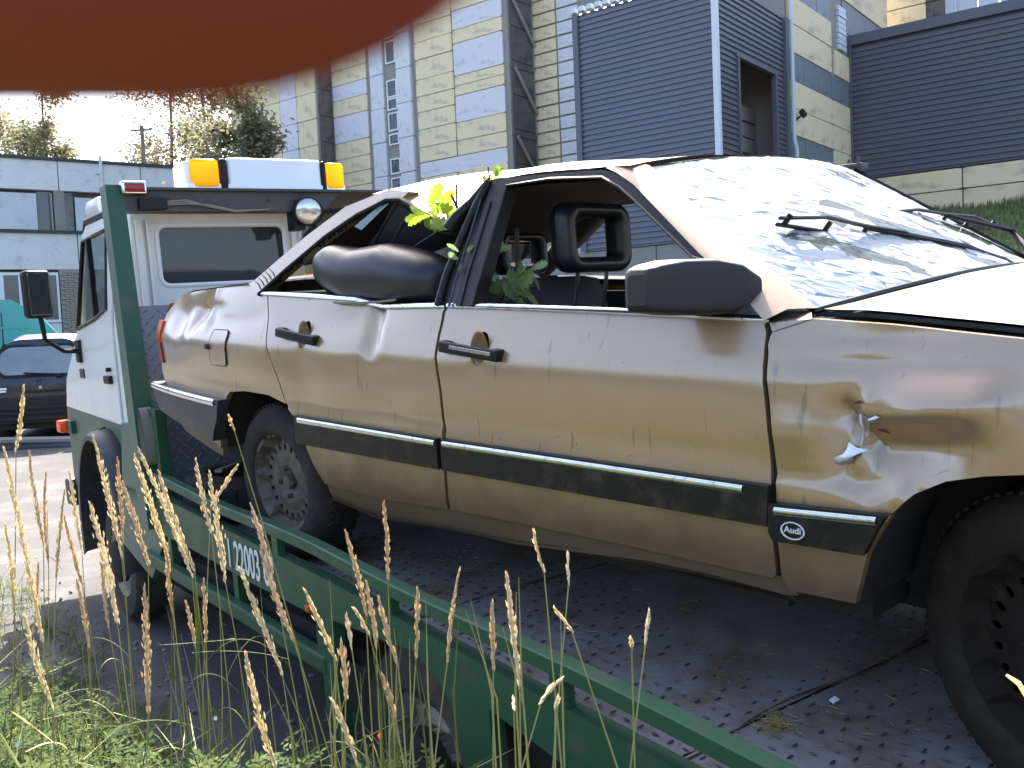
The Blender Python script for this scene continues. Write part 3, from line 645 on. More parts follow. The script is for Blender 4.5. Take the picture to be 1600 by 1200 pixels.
# side beams with the wheel cut-out
def beam(side):
    s0 = 0. if side == 0 else BW; dr = 1 if side == 0 else -1
    top = [(t, bedz(t) + .095) for t in (-1.34, -.6, .0, .6, 1.2, 1.8, 2.4, 3.3)]
    bot = [(3.3, .62), (2.6, .66), (1.85, .735), (1.56, .775), (1.56, .35), (1.44, .36), (1.43, .57), (1.38, .74), (1.32, .785), (1.2, .83), (.95, .815), (.67, .80), (.67, .36), (.57, .36), (.57, .785), (0, .785), (-.8, .80), (-1.34, .80)]
    q = MB(); plate(q, top + bot, [], lambda u, v, d: (u, s0 + dr * d, v), .045, g=.2); return q.build('side_beam', 'green', tk)
beam(0); beam(1)
for s0, dr in ((-.004, -1), (BW + .004, 1)):                      # guard rail on short posts, bent down towards the tail
    q = MB(); pts = [(t, s0 + .02 * -dr, bedz(t) + .178 + .006 * math.sin(t * 4)) for t in [-1.4 + .18 * k for k in range(27)]]
    hw, hh = .022, .019; P = []
    for (t, s, z) in pts: P.append([(t, s - hw, z - hh), (t, s - hw, z + hh - .004), (t, s - hw + .004, z + hh), (t, s + hw - .004, z + hh), (t, s + hw, z + hh - .004), (t, s + hw, z - hh), (t, s - hw, z - hh)])
    q.grid(P); q.build('guard_rail', 'green', tk)
    for t in (-.45, .24, 1.06, 1.84, 2.6):
        q = MB(); q.box((t, s0 + .02 * -dr, bedz(t) + .12), (.055, .03, .085), bev=.004); q.build('rail_post', 'green', tk)
# lower side guard
q = MB(); q.box((-.5, .02, .625), (2.2, .05, .06), bev=.008); q.build('side_guard', 'green', tk)
q = MB(); q.box((-.5, .06, .60), (2.1, .12, .012)); q.build('guard_shelf', 'steel_dark', tk)
for t in (-1.2, -.3, .5): 
    q = MB(); q.box((t, .05, .71), (.05, .04, .16)); q.build('guard_bracket', 'green', tk)
q = MB(); q.box((.5, .0, .80), (.035, .02, .025), bev=.006); q.build('side_marker', 'orange', tk)
q = MB(); q.box((-1.45, .03, .86), (.05, .03, .035), bev=.006); q.build('side_marker', 'orange', tk)
# chassis
q = MB(); q.box((-.3, .75, .58), (7.2, .09, .2)); q.box((-.3, 1.55, .58), (7.2, .09, .2)); q.box((.3, 1.15, .64), (4.9, 2.1, .06)); q.box((-.6, .55, .5), (.9, .35, .3), bev=.03); q.tube([(1.02, .2, .38), (1.02, 2.1, .38)], .07, 10); q.build('chassis', 'dark', tk)
# number on the beam
tm = text_mesh('1 22003 67', .165, .001, .66, .0022); tm.materials.append(M['decal'])
o = link('phone_number', tm, tk); o.matrix_local = Matrix.Translation((-.02, -.0035, .862)) @ Matrix(((1, 0, 0, 0), (0, 0, -1, 0), (0, 1, 0, 0), (0, 0, 0, 1)))
# road wheels
def road_wheel(t, s, z, r, wd, dual=False, out=-1):
    mx = Matrix.Translation((t, s, z)) @ (Matrix.Identity(4) if out < 0 else Matrix.Rotation(math.pi, 4, 'Z'))
    q = MB(); q.lathe([(.0, .02), (.13, .02), (.13, -.03), (.08, -.05), (0, -.05)], mx, 20, ax='y'); wh = q.build('wheel', 'dark', tk, smooth=40)
    q = MB()
    for off in ((0, wd + .04) if dual else (0,)):
        q.lathe([(r * .60, off + .02), (r * .64, off), (r * .78, off - .012), (r * .93, off - .004), (r * .985, off + .02), (r, off + .045), (r, off + wd - .045), (r * .985, off + wd - .02), (r * .9, off + wd), (r * .6, off + wd)], mx, 40, ax='y')
    for k in range(48):
        a = 2 * math.pi * k / 48; c, sn = math.cos(a), math.sin(a)
        for oo in (.03, wd - .06): q.box((0, 0, 0), (.02, .035, .014), rot=mx @ Matrix.Translation((c * r, oo + .02, sn * r)) @ Matrix.Rotation(-a, 4, 'Y') @ Matrix.Rotation(math.pi / 2, 4, 'Y'))
    q.build('tyre', 'truck_tyre', wh, smooth=35)
    q = MB(); rr = r * .61; f = lambda u, v, d: mx @ Vector((u, lerp([(0, .10), (rr * .35, .10), (rr * .5, .055), (rr * .82, .075), (rr * .97, .02), (rr, .0)], math.hypot(u, v)) + d, v))
    plate(q, circ(0, 0, rr, n=32), [circ(rr * .66 * math.cos(2 * math.pi * k / 6), rr * .66 * math.sin(2 * math.pi * k / 6), rr * .11, n=8) for k in range(6)], f, .012, g=rr * .16)
    q.lathe([(.0, .045), (.05, .045), (.055, .07), (.055, .12)], mx, 16, ax='y')
    for k in range(6):
        a = 2 * math.pi * (k + .5) / 6; q.lathe([(0, .035), (.013, .035), (.013, .1)], mx @ Matrix.Translation((rr * .43 * math.cos(a), .0, rr * .43 * math.sin(a))), 6, ax='y')
    q.build('rim', 'truck_rim', wh, smooth=40)
    return wh
road_wheel(1.03, .10, .39, .385, .2, True); road_wheel(1.03, BW - .1, .39, .385, .2, True, 1)
road_wheel(-2.69, .13, .38, .37, .22); road_wheel(-2.69, BW - .13, .38, .37, .22, out=1)
# headboard: two leaning posts, checker plate below, dark channel on top
for s0_, s1_, dr in ((-.045, .045, 1), (BW - .045, BW + .045, -1)):
    q = MB(); P = []
    for z, wd in ((.82, .16), (1.2, .14), (1.6, .13), (2.1, .125), (2.525, .12)):
        t = hbt(z); s0, s1 = s0_ + dr * .032 * (z - .82), s1_ + dr * .030 * (z - .82); P.append([(t - wd, s0, z), (t - wd, s1, z), (t, s1, z), (t, s0, z), (t - wd, s0, z)])
    q.grid(P); q.mi = [(1 if k % 4 in (0, 1, 3) else 0) for k in range(len(q.f))]; q.add([P[-1][0], P[-1][1], P[-1][2], P[-1][3]], [(0, 1, 2, 3)], 1); q.build('headboard_post', ['green', 'green_pale'], tk)  # side faces paler: sky reflection put into the post's colour
q = MB(); z0, z1 = .86, 1.905
plate(q, [(.052, z0), (BW - .052, z0), (BW - .052, z1), (.052, z1)], [], lambda u, v, d: (hbt(v) - .02 - d, u, v), .012); q.build('headboard_plate', 'head_plate', tk)
q = MB(); zz = z0 + .03; j = 0
while zz < z1 - .02:
    s = .08 + (.03 if j % 2 else 0); i = 0
    while s < BW - .07:
        a = R(45 if (i + j) % 2 else -45); c, sn = math.cos(a), math.sin(a); L, Wd = .021, .0055; t = hbt(zz) - .02
        e = lambda u, v, h: (hbt(zz + u * sn + v * c) - .02 + h, s + u * c - v * sn, zz + u * sn + v * c)
        q.add([e(-L, 0, 0), e(0, -Wd, 0), e(L, 0, 0), e(0, Wd, 0), e(-L * .4, 0, .004), e(L * .4, 0, .004)], [(0, 1, 4), (1, 5, 4), (1, 2, 5), (2, 3, 5), (3, 4, 5), (3, 0, 4)]); s += .06; i += 1
    zz += .03; j += 1
q.build('checker_lug', 'head_plate', tk, kind='stuff', smooth='keep')
q = MB(); zt = 2.512; tt = hbt(2.46)
for (c, d) in (((tt - .045, BW / 2, zt - .008), (.13, BW - .19, .014)), ((tt - .01, BW / 2, zt - .062), (.012, BW - .19, .098)), ((tt - .05, BW / 2, zt - .118), (.10, BW - .19, .010))): q.box(c, d)
for s in (.32, .86, 1.02, 1.6): q.lathe([(0, .012), (.011, .008), (.011, 0)], Matrix.Translation((tt - .004, s, zt - .06)) @ Matrix.Rotation(math.pi / 2, 4, 'Y'), 6)
q.build('headboard_channel', 'steel_dark', tk)
q = MB(); q.box((tt + .015, .225, zt - .085), (.04, .14, .06), bev=.006); jb = q.build('junction_box', 'rubber', tk)
for k in range(3):
    q = MB(); q.tube([(tt + .012, .27, zt - .075 - .008 * k), (tt + .018, .40, zt - .066 - .01 * k), (tt + .012, .52, zt - .10 + .005 * k), (tt + .006, .66, zt - .125 + .003 * k), (tt + .004, .85, zt - .112)], .004, 5); q.build('cable', 'strap', tk, smooth=60)
q = MB(); q.box((tt + .005, .140, zt - .005), (.055, .125, .07), bev=.016, seg=3); bl = q.build('stop_lamp', 'chrome', tk, smooth=40)
q = MB(); q.box((tt + .030, .140, zt - .006), (.016, .10, .046), bev=.007); q.build('lens', 'red', bl, smooth=40)
# round work lamp on a bracket
lm = Matrix.Translation((tt + .02, 1.075, 2.388)) @ Matrix.Rotation(R(8), 4, 'Y') @ Matrix.Rotation(R(-14), 4, 'Z') @ Matrix.Rotation(math.pi / 2, 4, 'Y')
q = MB(); q.lathe([(0, -.07), (.05, -.065), (.078, -.02), (.084, .01), (.084, .03), (.079, .035), (.074, .028), (.074, .02)], lm, 28); q.box((tt - .02, 1.09, 2.47), (.03, .04, .08)); q.box((tt - .05, 1.03, 2.345), (.1, .07, .12), bev=.01); wl = q.build('work_lamp', 'rubber', tk, smooth=40)
q = MB(); q.lathe([(.073, .026), (.062, .034), (.04, .041), (0, .044)], lm, 28); q.build('lens', 'lens', wl, smooth=60)
q = MB(); q.tube([(tt - .03, 1.13, 2.35), (tt - .07, 1.135, 1.92)], .012, 6); q.build('lamp_pipe', 'rubber', tk)
# stake bracket with the webbing strap over it
q = MB(); q.box((-1.32, .04, 1.385), (.30, .05, .035), bev=.004); q.box((-1.19, .04, 1.12), (.055, .05, .54), bev=.004); q.box((-1.165, .05, 1.36), (.03, .03, .05)); q.build('stake', 'green', tk)
st = MB(); P = []
for k in range(29):
    a = 2 * math.pi * k / 28; P.append([(-1.305 + .048 * math.cos(a) + .02 * (1 - math.sin(a)), .005 + y, 1.27 + .14 * math.sin(a)) for y in (-.028, .028)])
st.grid(P); sp_ = st.build('strap', 'strap', None, smooth=60); sp_.matrix_world = TM; tag(sp_, 'grey webbing strap looped over the green stake beside the headboard', 'strap')

# ---------------- cab
_before = set(tk.children)
CS0, CS1 = .12, 2.18
cabprof = [(-2.05, .78), (-2.05, 2.40), (-2.10, 2.47), (-3.16, 2.485), (-3.24, 2.44), (-3.40, 1.82), (-3.92, 1.50), (-4.02, 1.30), (-4.04, .74), (-3.45, .70)]
arch = [(-3.45, .80), (-3.38, 1.02), (-3.2, 1.17), (-2.95, 1.215), (-2.70, 1.17), (-2.48, 1.0), (-2.37, .72), (-2.36, .55)]
zsplit = lambda t: 1.245 + (-2.45 - t) * .037
for s0, dr, nm in ((CS0, 1, 'near'), (CS1, -1, 'far')):
    win = [(-3.33, 1.835), (-3.17, 2.38), (-2.55, 2.39), (-2.55, 1.93), (-2.85, 1.88)]
    wht = [(-2.05, zsplit(-2.05)), (-2.05, 2.40), (-2.07, 2.46), (-3.16, 2.475), (-3.23, 2.43), (-3.40, 1.82), (-3.92, 1.50), (-4.02, zsplit(-4.02))]
    q = MB(); plate(q, wht, [win], lambda u, v, d: (u, s0 + dr * (d + .10 * max(0, (v - 1.75)) ** 1.3), v), .03, g=.25); q.build('cab_side', 'white', tk, smooth=30)
    grn = [(-4.02, zsplit(-4.02) - .002), (-4.04, .74), (-3.45, .70)] + arch + [(-2.05, .56), (-2.05, zsplit(-2.05) - .002)]
    q = MB(); plate(q, grn, [], lambda u, v, d: (u, s0 + dr * d, v), .03, g=.3); q.build('cab_lower_side', 'green_pale', tk)
    # door skin, a little proud, with its own window frame
    dro = [(-3.46, zsplit(-3.46) + .012), (-3.50, 1.62), (-3.385, 1.80), (-3.195, 2.43), (-2.46, 2.43), (-2.46, zsplit(-2.46) + .012)]
    q = MB(); plate(q, dro, [win], lambda u, v, d: (u, s0 - dr * .012 + dr * (d + .10 * max(0, (v - 1.75)) ** 1.3), v), .01, g=.2); dr_ = q.build('door', 'white', tk, smooth=30)
    q = MB(); plate(q, win, [], lambda u, v, d: (u, s0 + dr * (.012 + d + .10 * max(0, (v - 1.75)) ** 1.3), v), .005, g=.3); q.build('window', 'clear', dr_)
    q = MB(); pts = win + win[:1]; q.tube([(u, s0 - dr * .012 + dr * .10 * max(0, (v - 1.75)) ** 1.3, v) for u, v in pts], .014, 6); q.box((-3.02, s0 + dr * .04, 2.12), (.035, .03, .52)); q.build('window_seal', 'rubber', dr_)
    q = MB(); q.box((-2.62, s0 - dr * .022, 1.515), (.14, .03, .05), bev=.012); q.lathe([(0, -.03), (.013, -.028), (.013, 0)], Matrix.Translation((-2.58, s0 - dr * .01, 1.575)), 10, ax='y'); q.build('handle', 'rubber', dr_)
    q = MB(); q.box((-3.33, s0 - dr * .015, 1.545), (.12, .01, .06), bev=.004); q.build('vent', 'steel_dark', tk)
    # mudguard: a wide black flare standing proud of the cab
    q = MB(); th_ = [R(a) for a in range(-8, 196, 8)]; P = []
    for k, a in enumerate(th_):
        u = -2.86 + .56 * math.cos(a); v = .52 + .69 * math.sin(a); ui = -2.86 + .49 * math.cos(a); vi = .52 + .63 * math.sin(a)
        P.append([(ui, s0 + dr * .12, vi), (u, s0 + dr * .005, v), (u, s0 - dr * .09, v - .01), (u - .012 * math.cos(a), s0 - dr * .115, v - .03), (ui, s0 - dr * .115, vi), (ui, s0 + dr * .12, vi)])
    q.grid(P); q.build('mudguard', 'grey_plastic', tk, smooth=35)
    q = MB(); q.box((-2.86, s0 + dr * .40, .62), (1.0, .03, 1.1)); q.build('wheel_arch', 'dark', tk)
    # mirror on a curved arm
    mxm = Matrix.Translation((-3.24, s0 - dr * .245, 2.065)) @ Matrix.Rotation(R(dr * 16), 4, 'Z')
    q = MB(); q.tube([(-3.26, s0 - dr * .235, 1.93), (-3.25, s0 - dr * .225, 1.78), (-3.27, s0 - dr * .12, 1.70), (-3.31, s0 - dr * .01, 1.69)], .016, 8); q.box((-3.33, s0 - dr * .01, 1.69), (.10, .05, .15), bev=.012); ma = q.build('mirror_arm', 'rubber', tk, smooth=40)
    q = MB(); q.box((0, 0, 0), (.085, .165, .30), rot=mxm, bev=.035, seg=4); mi_ = q.build('mirror', 'rubber', tk, smooth=40)
    q = MB(); q.box((0, 0, 0), (.006, .132, .262), rot=mxm @ Matrix.Translation((.041, 0, 0)), bev=.002); mg = q.build('mirror_glass', 'chrome', mi_); mg.data.materials[0] = mat('mirror glass ' + nm, (.55, .57, .58), .02, 1.)
    q = MB(); q.box((-4.00, s0 - dr * .03, 1.165), (.13, .09, .085), bev=.012); q.build('indicator', 'orange', tk, smooth=40)
    q = MB(); q.box((-3.86, s0 - dr * .01, 1.165), (.16, .05, .09), bev=.006); q.build('indicator_mount', 'green', tk)
    # pale gusset under the post, running into the cab side
    q = MB(); plate(q, [(-1.44, .80), (-1.46, 1.05), (-1.60, 1.30), (-2.055, 1.30), (-2.30, .60), (-1.76, .50), (-1.42, .78)], [], lambda u, v, d: (u, (s0 - .11 if dr > 0 else s0 + .11) + dr * d, v), .03); q.build('gusset', 'green_pale', tk)
q = MB(); q.box((-1.78, .03, 1.0), (.02, .015, .3)); q.box((-2.0, -.002, .93), (.34, .012, .03)); q.build('gusset_trim', 'green', tk)
# rear wall with two windows, white ribs and a rain gutter
rw1, rw2 = rrect(.296, 2.02, 1.03, 2.347, .05), rrect(1.13, 2.02, 1.86, 2.347, .05)
q = MB(); plate(q, [(CS0 + .02, 1.0), (CS1 - .02, 1.0), (CS1 - .05, 2.42), (CS0 + .05, 2.46)], [rw1, rw2], lambda u, v, d: (-2.045 - d, u, v), .03, g=.3); q.build('cab_rear_wall', 'white', tk)
for k, wdo in enumerate((rw1, rw2)):
    q = MB(); plate(q, wdo, [], lambda u, v, d: (-2.056 - d, u, v), .006); rwo = q.build('rear_window', 'cabglass', tk)
    q = MB(); q.tube([(-2.043, u, v) for u, v in wdo + wdo[:1]], .012, 6); q.build('window_seal', 'white_box', rwo, smooth=40)
for (c, d) in (((-2.03, .20, 1.70), (.024, .035, 1.36)), ((-2.03, .245, 1.70), (.02, .015, 1.36)), ((-2.03, 1.083, 1.85), (.022, .03, 1.1))):
    q = MB(); q.box(c, d, bev=.005); q.build('wall_rib', 'white', tk)
q = MB(); q.tube([(-2.02, CS0 + .03, 2.455), (-2.02, CS1 - .03, 2.43)], .022, 8); q.build('rain_gutter', 'white', tk)
q = MB(); P = []
for i in range(9):
    t = -2.03 - 1.22 * i / 8; P.append([(t, s, 2.47 - (.06 if i == 0 else 0) + .07 * (1 - abs((s - 1.15) / 1.03) ** 2.5) - .04 * max(0, (i - 6)) ) for s in [CS0 + .09 + (CS1 - CS0 - .18) * j / 12 for j in range(13)]])
q.grid(P); q.build('cab_roof', 'white', tk, smooth=50)
for s0, dr in ((CS0, 1), (CS1, -1)):
    q = MB(); q.tube([(-2.06, s0 + dr * .075, 2.485), (-3.15, s0 + dr * .075, 2.50), (-3.27, s0 + dr * .085, 2.43)], .022, 8); q.build('roof_gutter', 'rubber', tk)
q = MB(); q.box((-3.42, 1.15, 2.50), (.16, 1.7, .05), rot=Euler((0, R(12), 0)), bev=.015); q.build('sun_visor', 'steel_dark', tk)
q = MB(); q.box((-3.06, .30, 2.57), (.34, .20, .13), bev=.05); q.build('roof_fairing', 'white', tk, smooth=50)
q = MB(); P = [[(t, s, z) for s in (CS0 + .06, 1.15, CS1 - .06)] for t, z in ((-3.23, 2.43), (-3.40, 1.82))]; q.grid(P); q.build('windscreen', 'clear', tk)
q = MB(); P = [[(t, s, z) for s in (CS0, .7, 1.15, 1.6, CS1)] for t, z in ((-3.40, 1.82), (-3.92, 1.50), (-4.02, 1.30), (-4.04, .72))]; q.grid(P); q.build('bonnet', 'white', tk, smooth=40)
q = MB(); q.box((-4.10, 1.15, .68), (.16, 2.15, .2), bev=.03); q.build('bumper', 'steel_dark', tk)
q = MB(); q.box((-4.06, 1.15, 1.0), (.06, 1.3, .3), bev=.02); q.build('grille', 'rubber', tk)
q = MB(); q.box((-2.7, 1.15, .98), (1.35, 2.0, .04)); 
for s in (.62, 1.68): q.box((-2.45, s, 1.35), (.5, .5, .25), bev=.05); q.box((-2.28, s, 1.75), (.14, .48, .7), bev=.05); q.box((-2.26, s, 2.16), (.1, .26, .16), bev=.04)
q.build('cab_seat', 'inner', tk, smooth=50)
q = MB(); q.box((-3.3, 1.15, 1.55), (.3, 1.9, .5), bev=.08); q.build('dashboard', 'inner', tk)
# amber light bar on the roof
LBZ = 2.585
q = MB(); q.box((-2.37, 1.06, LBZ + .015), (.26, 1.0, .03), bev=.01); q.box((-2.37, 1.105, LBZ + .09), (.25, .60, .19), bev=.022, seg=3); q.box((-2.37, .572, LBZ + .085), (.22, .04, .15), bev=.02, seg=3); lbar = q.build('light_bar', 'white_box', tk, smooth=40)
for s0, s1, e in ((.588, .752, 0), (1.43, 1.56, 1)):
    q = MB(); q.box((-2.37, (s0 + s1) / 2, LBZ + .085), (.27, s1 - s0, .175), bev=.03, seg=3); q.build('amber_lens', 'amber', lbar, smooth=40)
    q = MB(); sc = (s0 + s1) / 2; q.lathe([(.0, -.05), (.05, -.05), (.055, .0), (.03, .05), (0, .055)], Matrix.Translation((-2.37, sc, LBZ + .085)), 14); q.build('rotating_reflector', 'chrome', lbar, smooth=40)
for s, w__ in ((.776, .05), (1.418, .03)):
    q = MB(); q.box((-2.37, s, LBZ + .085), (.276, w__, .184), bev=.02); q.build('clamp_band', 'rubber', lbar, smooth=40)
for o in tk.children:
    if o not in _before: o.location = (.17, .02, 0)
# things lying on the deck behind the sedan
sx, sy = -.92, .36
sp = thing('spare_tyre', 'dark worn tyre lying flat on the deck under the rear bumper of the sedan', 'tyre', TM @ Vector((sx, sy, bedz(sx))), (R(2), 0, R(20)))
q = MB(); q.lathe([(.19, .03), (.21, .0), (.27, -.0), (.305, .03), (.315, .07), (.315, .14), (.305, .18), (.27, .205), (.21, .205), (.19, .17), (.185, .1), (.19, .03)], None, 40)
for k in range(56):
    a = 2 * math.pi * k / 56; q.box((0, 0, 0), (.012, .02, .05), rot=Matrix.Rotation(a, 4, 'Z') @ Matrix.Translation((.316, 0, .06 + .08 * (k % 2))))
q.build('tyre', 'tyre', sp, smooth=40)
for k, (dx, dy, a, l, lab) in enumerate([(-.12, .02, 25, .26, 'broken strip of wood lying across the spare tyre, nearest the headboard'), (.02, -.10, -40, .30, 'pale splintered lath on top of the spare tyre'), (.08, .06, 75, .24, 'short dark stick on the far side of the spare tyre')]):
    q = MB(); q.box((0, 0, .012), (l, .035, .016), bev=.004); o = q.build('wood_scrap', ['twig', 'strap', 'twig'][k])
    o.location = TM @ Vector((sx + dx, sy + dy, bedz(sx) + .205 + .016 * k)); o.rotation_euler = (R(3), R(-4 + 4 * k), R(a - 54)); tag(o, lab, 'wood scrap', 'wood scraps on the spare tyre')
def deckp(t, s, dz=0.): return TM @ Vector((t, s, bedz(t) + dz))
q = MB()
for k in range(150):
    a = rnd.random() * 6.28; r_ = abs(rnd.gauss(0, .038)); p = deckp(2.10 + r_ * math.cos(a), .42 + r_ * 1.1 * math.sin(a), .004 + .012 * rnd.random()); b = rnd.random() * 6.28; l = rnd.uniform(.006, .02)
    d = Vector((math.cos(b), math.sin(b), rnd.uniform(-.1, .3))) * l; q.tube([p - d, p + d], .0008, 3)
o = q.build('straw_clump', 'chaff', kind='stuff'); tag(o, 'small heap of yellow chaff on the tread plate near the front wheel', 'chaff')
q = MB()
for k in range(700):
    t = rnd.uniform(.2, 2.9); s = .05 + abs(rnd.gauss(0, .55)); 
    if s > 1.5: continue
    p = deckp(t, s, .005); b = rnd.random() * 6.28; l = rnd.uniform(.004, .018); d = Vector((math.cos(b), math.sin(b), .08)) * l; q.tube([p - d, p + d], .0009, 3)
o = q.build('deck_litter', 'chaff', kind='stuff'); tag(o, 'bits of straw and dust scattered over the tread plate deck', 'litter')
q = MB(); q.add([(0, 0, .004), (.024, .004, .009), (.02, .017, .014), (.003, .014, .005)], [(0, 1, 2, 3)]); q.add([(0.003, .014, .005), (.02, .017, .014), (.008, .024, .004)], [(0, 1, 2)]); o = q.build('paper_scrap', 'white_box'); o.location = deckp(2.12, .60, .003); o.rotation_euler = (0, 0, .4); tag(o, 'tiny white paper scrap on the tread plate beside the chaff', 'paper scrap')
# ------------------------------------------------------------------ the wrecked gold sedan (local x forward, y to its left, z up)
car = thing('sedan', 'wrecked gold saloon with caved in roof and shattered windscreen standing on the truck deck', 'car', CT, CROT)
PZ = [(.15, .80), (.20, .832), (.25, .860), (.33, .886), (.42, .902), (.545, .907), (.558, .897), (.58, .902), (.66, .906), (.765, .906), (.785, .899), (.86, .866), (.90, .853), (.96, .836), (1.02, .80), (1.1, .70)]
def plan(x): return -.084 * (.1 - x) ** 2 if x < .1 else (-.07 * (x - 2.2) ** 2 if x > 2.2 else 0.)
def gauss(x, z, cx, cz, rx, rz, d, rot=0.):
    dx, dz = x - cx, z - cz; c, s = math.cos(rot), math.sin(rot); u, v = dx * c + dz * s, -dx * s + dz * c
    return d * math.exp(-(u / rx) ** 2 - (v / rz) ** 2)
def crease(x, z, a, b, wd, d, end=.3):
    ax_, az_ = a; bx, bz = b; L = math.hypot(bx - ax_, bz - az_); ux, uz = (bx - ax_) / L, (bz - az_) / L
    s = (x - ax_) * ux + (z - az_) * uz; n = abs(-(x - ax_) * uz + (z - az_) * ux); t = s / L
    if t < -end or t > 1 + end: return 0.
    e = min(1, max(0, (t + end) / end)) * min(1, max(0, (1 + end - t) / end)); return d * e * max(0, 1 - n / wd) ** 1.25
def dent(x, z):                                  # positive pushes the skin in
    d = 0
    if x > 2.1:                                  # torn front wing
        d += gauss(x, z, 2.335, .68, .075, .07, .050) + gauss(x, z, 2.36, .80, .12, .055, .020) + gauss(x, z, 2.44, .645, .09, .05, .046, .3)
        d += crease(x, z, (2.36, .695), (2.56, .735), .075, -.028) + crease(x, z, (2.16, .655), (2.30, .665), .075, -.012) + crease(x, z, (2.345, .72), (2.33, .60), .022, -.022)
        d += crease(x, z, (2.30, .59), (2.40, .54), .05, .012) + gauss(x, z, 2.56, .80, .16, .06, .012) + crease(x, z, (2.30, .71), (2.36, .64), .02, .016) + crease(x, z, (2.42, .56), (2.36, .52), .03, -.014) + gauss(x, z, 2.40, .862, .09, .03, .010)
        d += crease(x, z, (2.10, .836), (3.4, .80), .012, -.006, .01)
    elif x < 1.06:                               # rear door and quarter
        d += crease(x, z, (.688, .925), (.722, .79), .045, .028) + crease(x, z, (.700, .88), (.722, .80), .015, -.012) + gauss(x, z, .66, .91, .16, .06, .018) + gauss(x, z, .78, .68, .11, .13, .008) + gauss(x, z, .52, .70, .12, .14, -.003)
        d += gauss(x, z, .30, .70, .09, .13, .004, .4) + gauss(x, z, -.55, .90, .17, .055, .024) + crease(x, z, (-.62, .83), (-.50, .95), .05, .020) + crease(x, z, (-.47, .85), (-.44, .96), .04, -.014) + gauss(x, z, -.78, .84, .09, .08, .016) + crease(x, z, (-.40, .835), (-.05, .862), .035, .008) + gauss(x, z, -.3, .63, .3, .04, .008)
    else:
        d += gauss(x, z, 1.5, .66, .3, .10, .003) + gauss(x, z, 1.9, .62, .12, .1, .003)
    d += .0008 * noise.noise(Vector((x * 5, z * 7, 1))) + .0018 * noise.noise(Vector((x * 1.7, z * 2.2, 4)))
    return d
def SY(x, z): return -(lerp(PZ, z) + plan(x)) + dent(x, z)
def SYc(x, z): return -(lerp(PZ, z) + plan(x))
def GY(x, z): return -(.842 - (z - .95) * .55 + .8 * plan(x))
def skin(name, out, m, holes=(), g=.035, off=0., th=.022, parent=car, surf=SY, label=None, sm=32):
    q = MB(); plate(q, out, list(holes), lambda u, v, d: (u, surf(u, v) - off + d, v), th, g=g, back=False)
    return q.build(name, m, parent, smooth=sm, label=label)
E_ = [(.254, .524), (.205, .556)]
q_out = [(-1.046, .838), (-1.03, .875), (-.953, .912), (-.876, .951), (-.71, .97), (-.448, .984), (-.167, .998), (-.046, .958), (.010, .952), (.045, .875), (.082, .79), (.118, .726), (.165, .64), (.195, .565), (.171, .570), (.081, .590), (-.10, .592), (-.227, .580), (-.25, .568), (-.345, .416), (-.385, .335), (-.763, .452), (-.95, .50), (-1.03, .60)]
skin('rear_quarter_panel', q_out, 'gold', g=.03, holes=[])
flap = rrect(-.368, .682, -.222, .820, .018)
skin('fuel_flap', flap, 'gold', off=.006, th=.012, g=.04, surf=SY)
fo = MB(); fo.tube([(u, SY(u, v) - .0035, v) for u, v in dense(flap, .03)] + [(flap[0][0], SY(*flap[0]) - .0035, flap[0][1])], .0032, 5); fo.build('flap_gap', 'rubber', car)
q = MB(); q.lathe([(0, -.02), (.012, -.016), (.014, 0)], Matrix.Translation((-.375, SY(-.375, .755) - .002, .755)), 12, ax='y'); q.build('flap_stop', 'grey_plastic', car, smooth=50)
def handle(par, cx, cz, ang, m='rubber', bright=False):
    y = SY(cx, cz); c, s = math.cos(ang), math.sin(ang)
    q = MB(); q.box((cx - .005, y - .022, cz), (.242, .016, .032), rot=Euler((0, -ang, 0)), bev=.006, seg=3)
    for e in (-.108, .105): q.box((cx + e * c - .005, y - .008, cz + e * s), (.035, .03, .034), rot=Euler((0, -ang, 0)), bev=.006)
    h = q.build('handle', m, par, smooth=40)
    if bright:
        q = MB(); q.box((cx + .01, y - .0305, cz + .003), (.17, .003, .010), rot=Euler((0, -ang, 0)), bev=.001); q.build('handle_inlay', 'chrome', h)
    q = MB(); prof = [(.0, .015), (.5, .0135), (.8, .009), (1.0, .001), (1.06, .0005)]; P = []
    for k in range(25):
        a = 2 * math.pi * k / 24; P.append([(cx + .018 + .034 * r_ * math.cos(a), SY(cx, cz) + d + .000, cz + .005 + .047 * r_ * math.sin(a)) for r_, d in prof])
    q.grid(P); q.build('handle_recess', 'gold', par, smooth=50)
    return circ(cx + .018, cz + .005, .034, .047, 20)
h1 = circ(.305 + .018, .811 + .005, .034, .047, 20); h2 = circ(1.213 + .018, .792 + .005, .034, .047, 20)
rd_out = [(.018, .95), (.30, .941), (.57, .929), (.656, .914), (.72, .904), (.80, .909), (.90, .910), (1.043, .911), (1.033, .898), (1.034, .835), (1.062, .667), (1.067, .519), (1.063, .42), (1.042, .305), (.72, .285), (.378, .29), (.333, .367), (.291, .486), (.256, .520), (.203, .560), (.172, .64), (.125, .726), (.089, .79), (.052, .875)]
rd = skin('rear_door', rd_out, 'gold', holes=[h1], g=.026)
handle(rd, .305, .811, -.106)
fd_out = [(1.056, .911), (1.6, .900), (2.114, .884), (2.104, .876), (2.112, .86), (2.141, .651), (2.146, .515), (2.146, .336), (2.138, .325), (1.67, .322), (1.236, .312), (1.055, .306), (1.075, .42), (1.079, .519), (1.074, .667), (1.046, .835), (1.045, .898)]
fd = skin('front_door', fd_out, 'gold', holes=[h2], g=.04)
handle(fd, 1.213, .792, -.083, 'rubber', True)
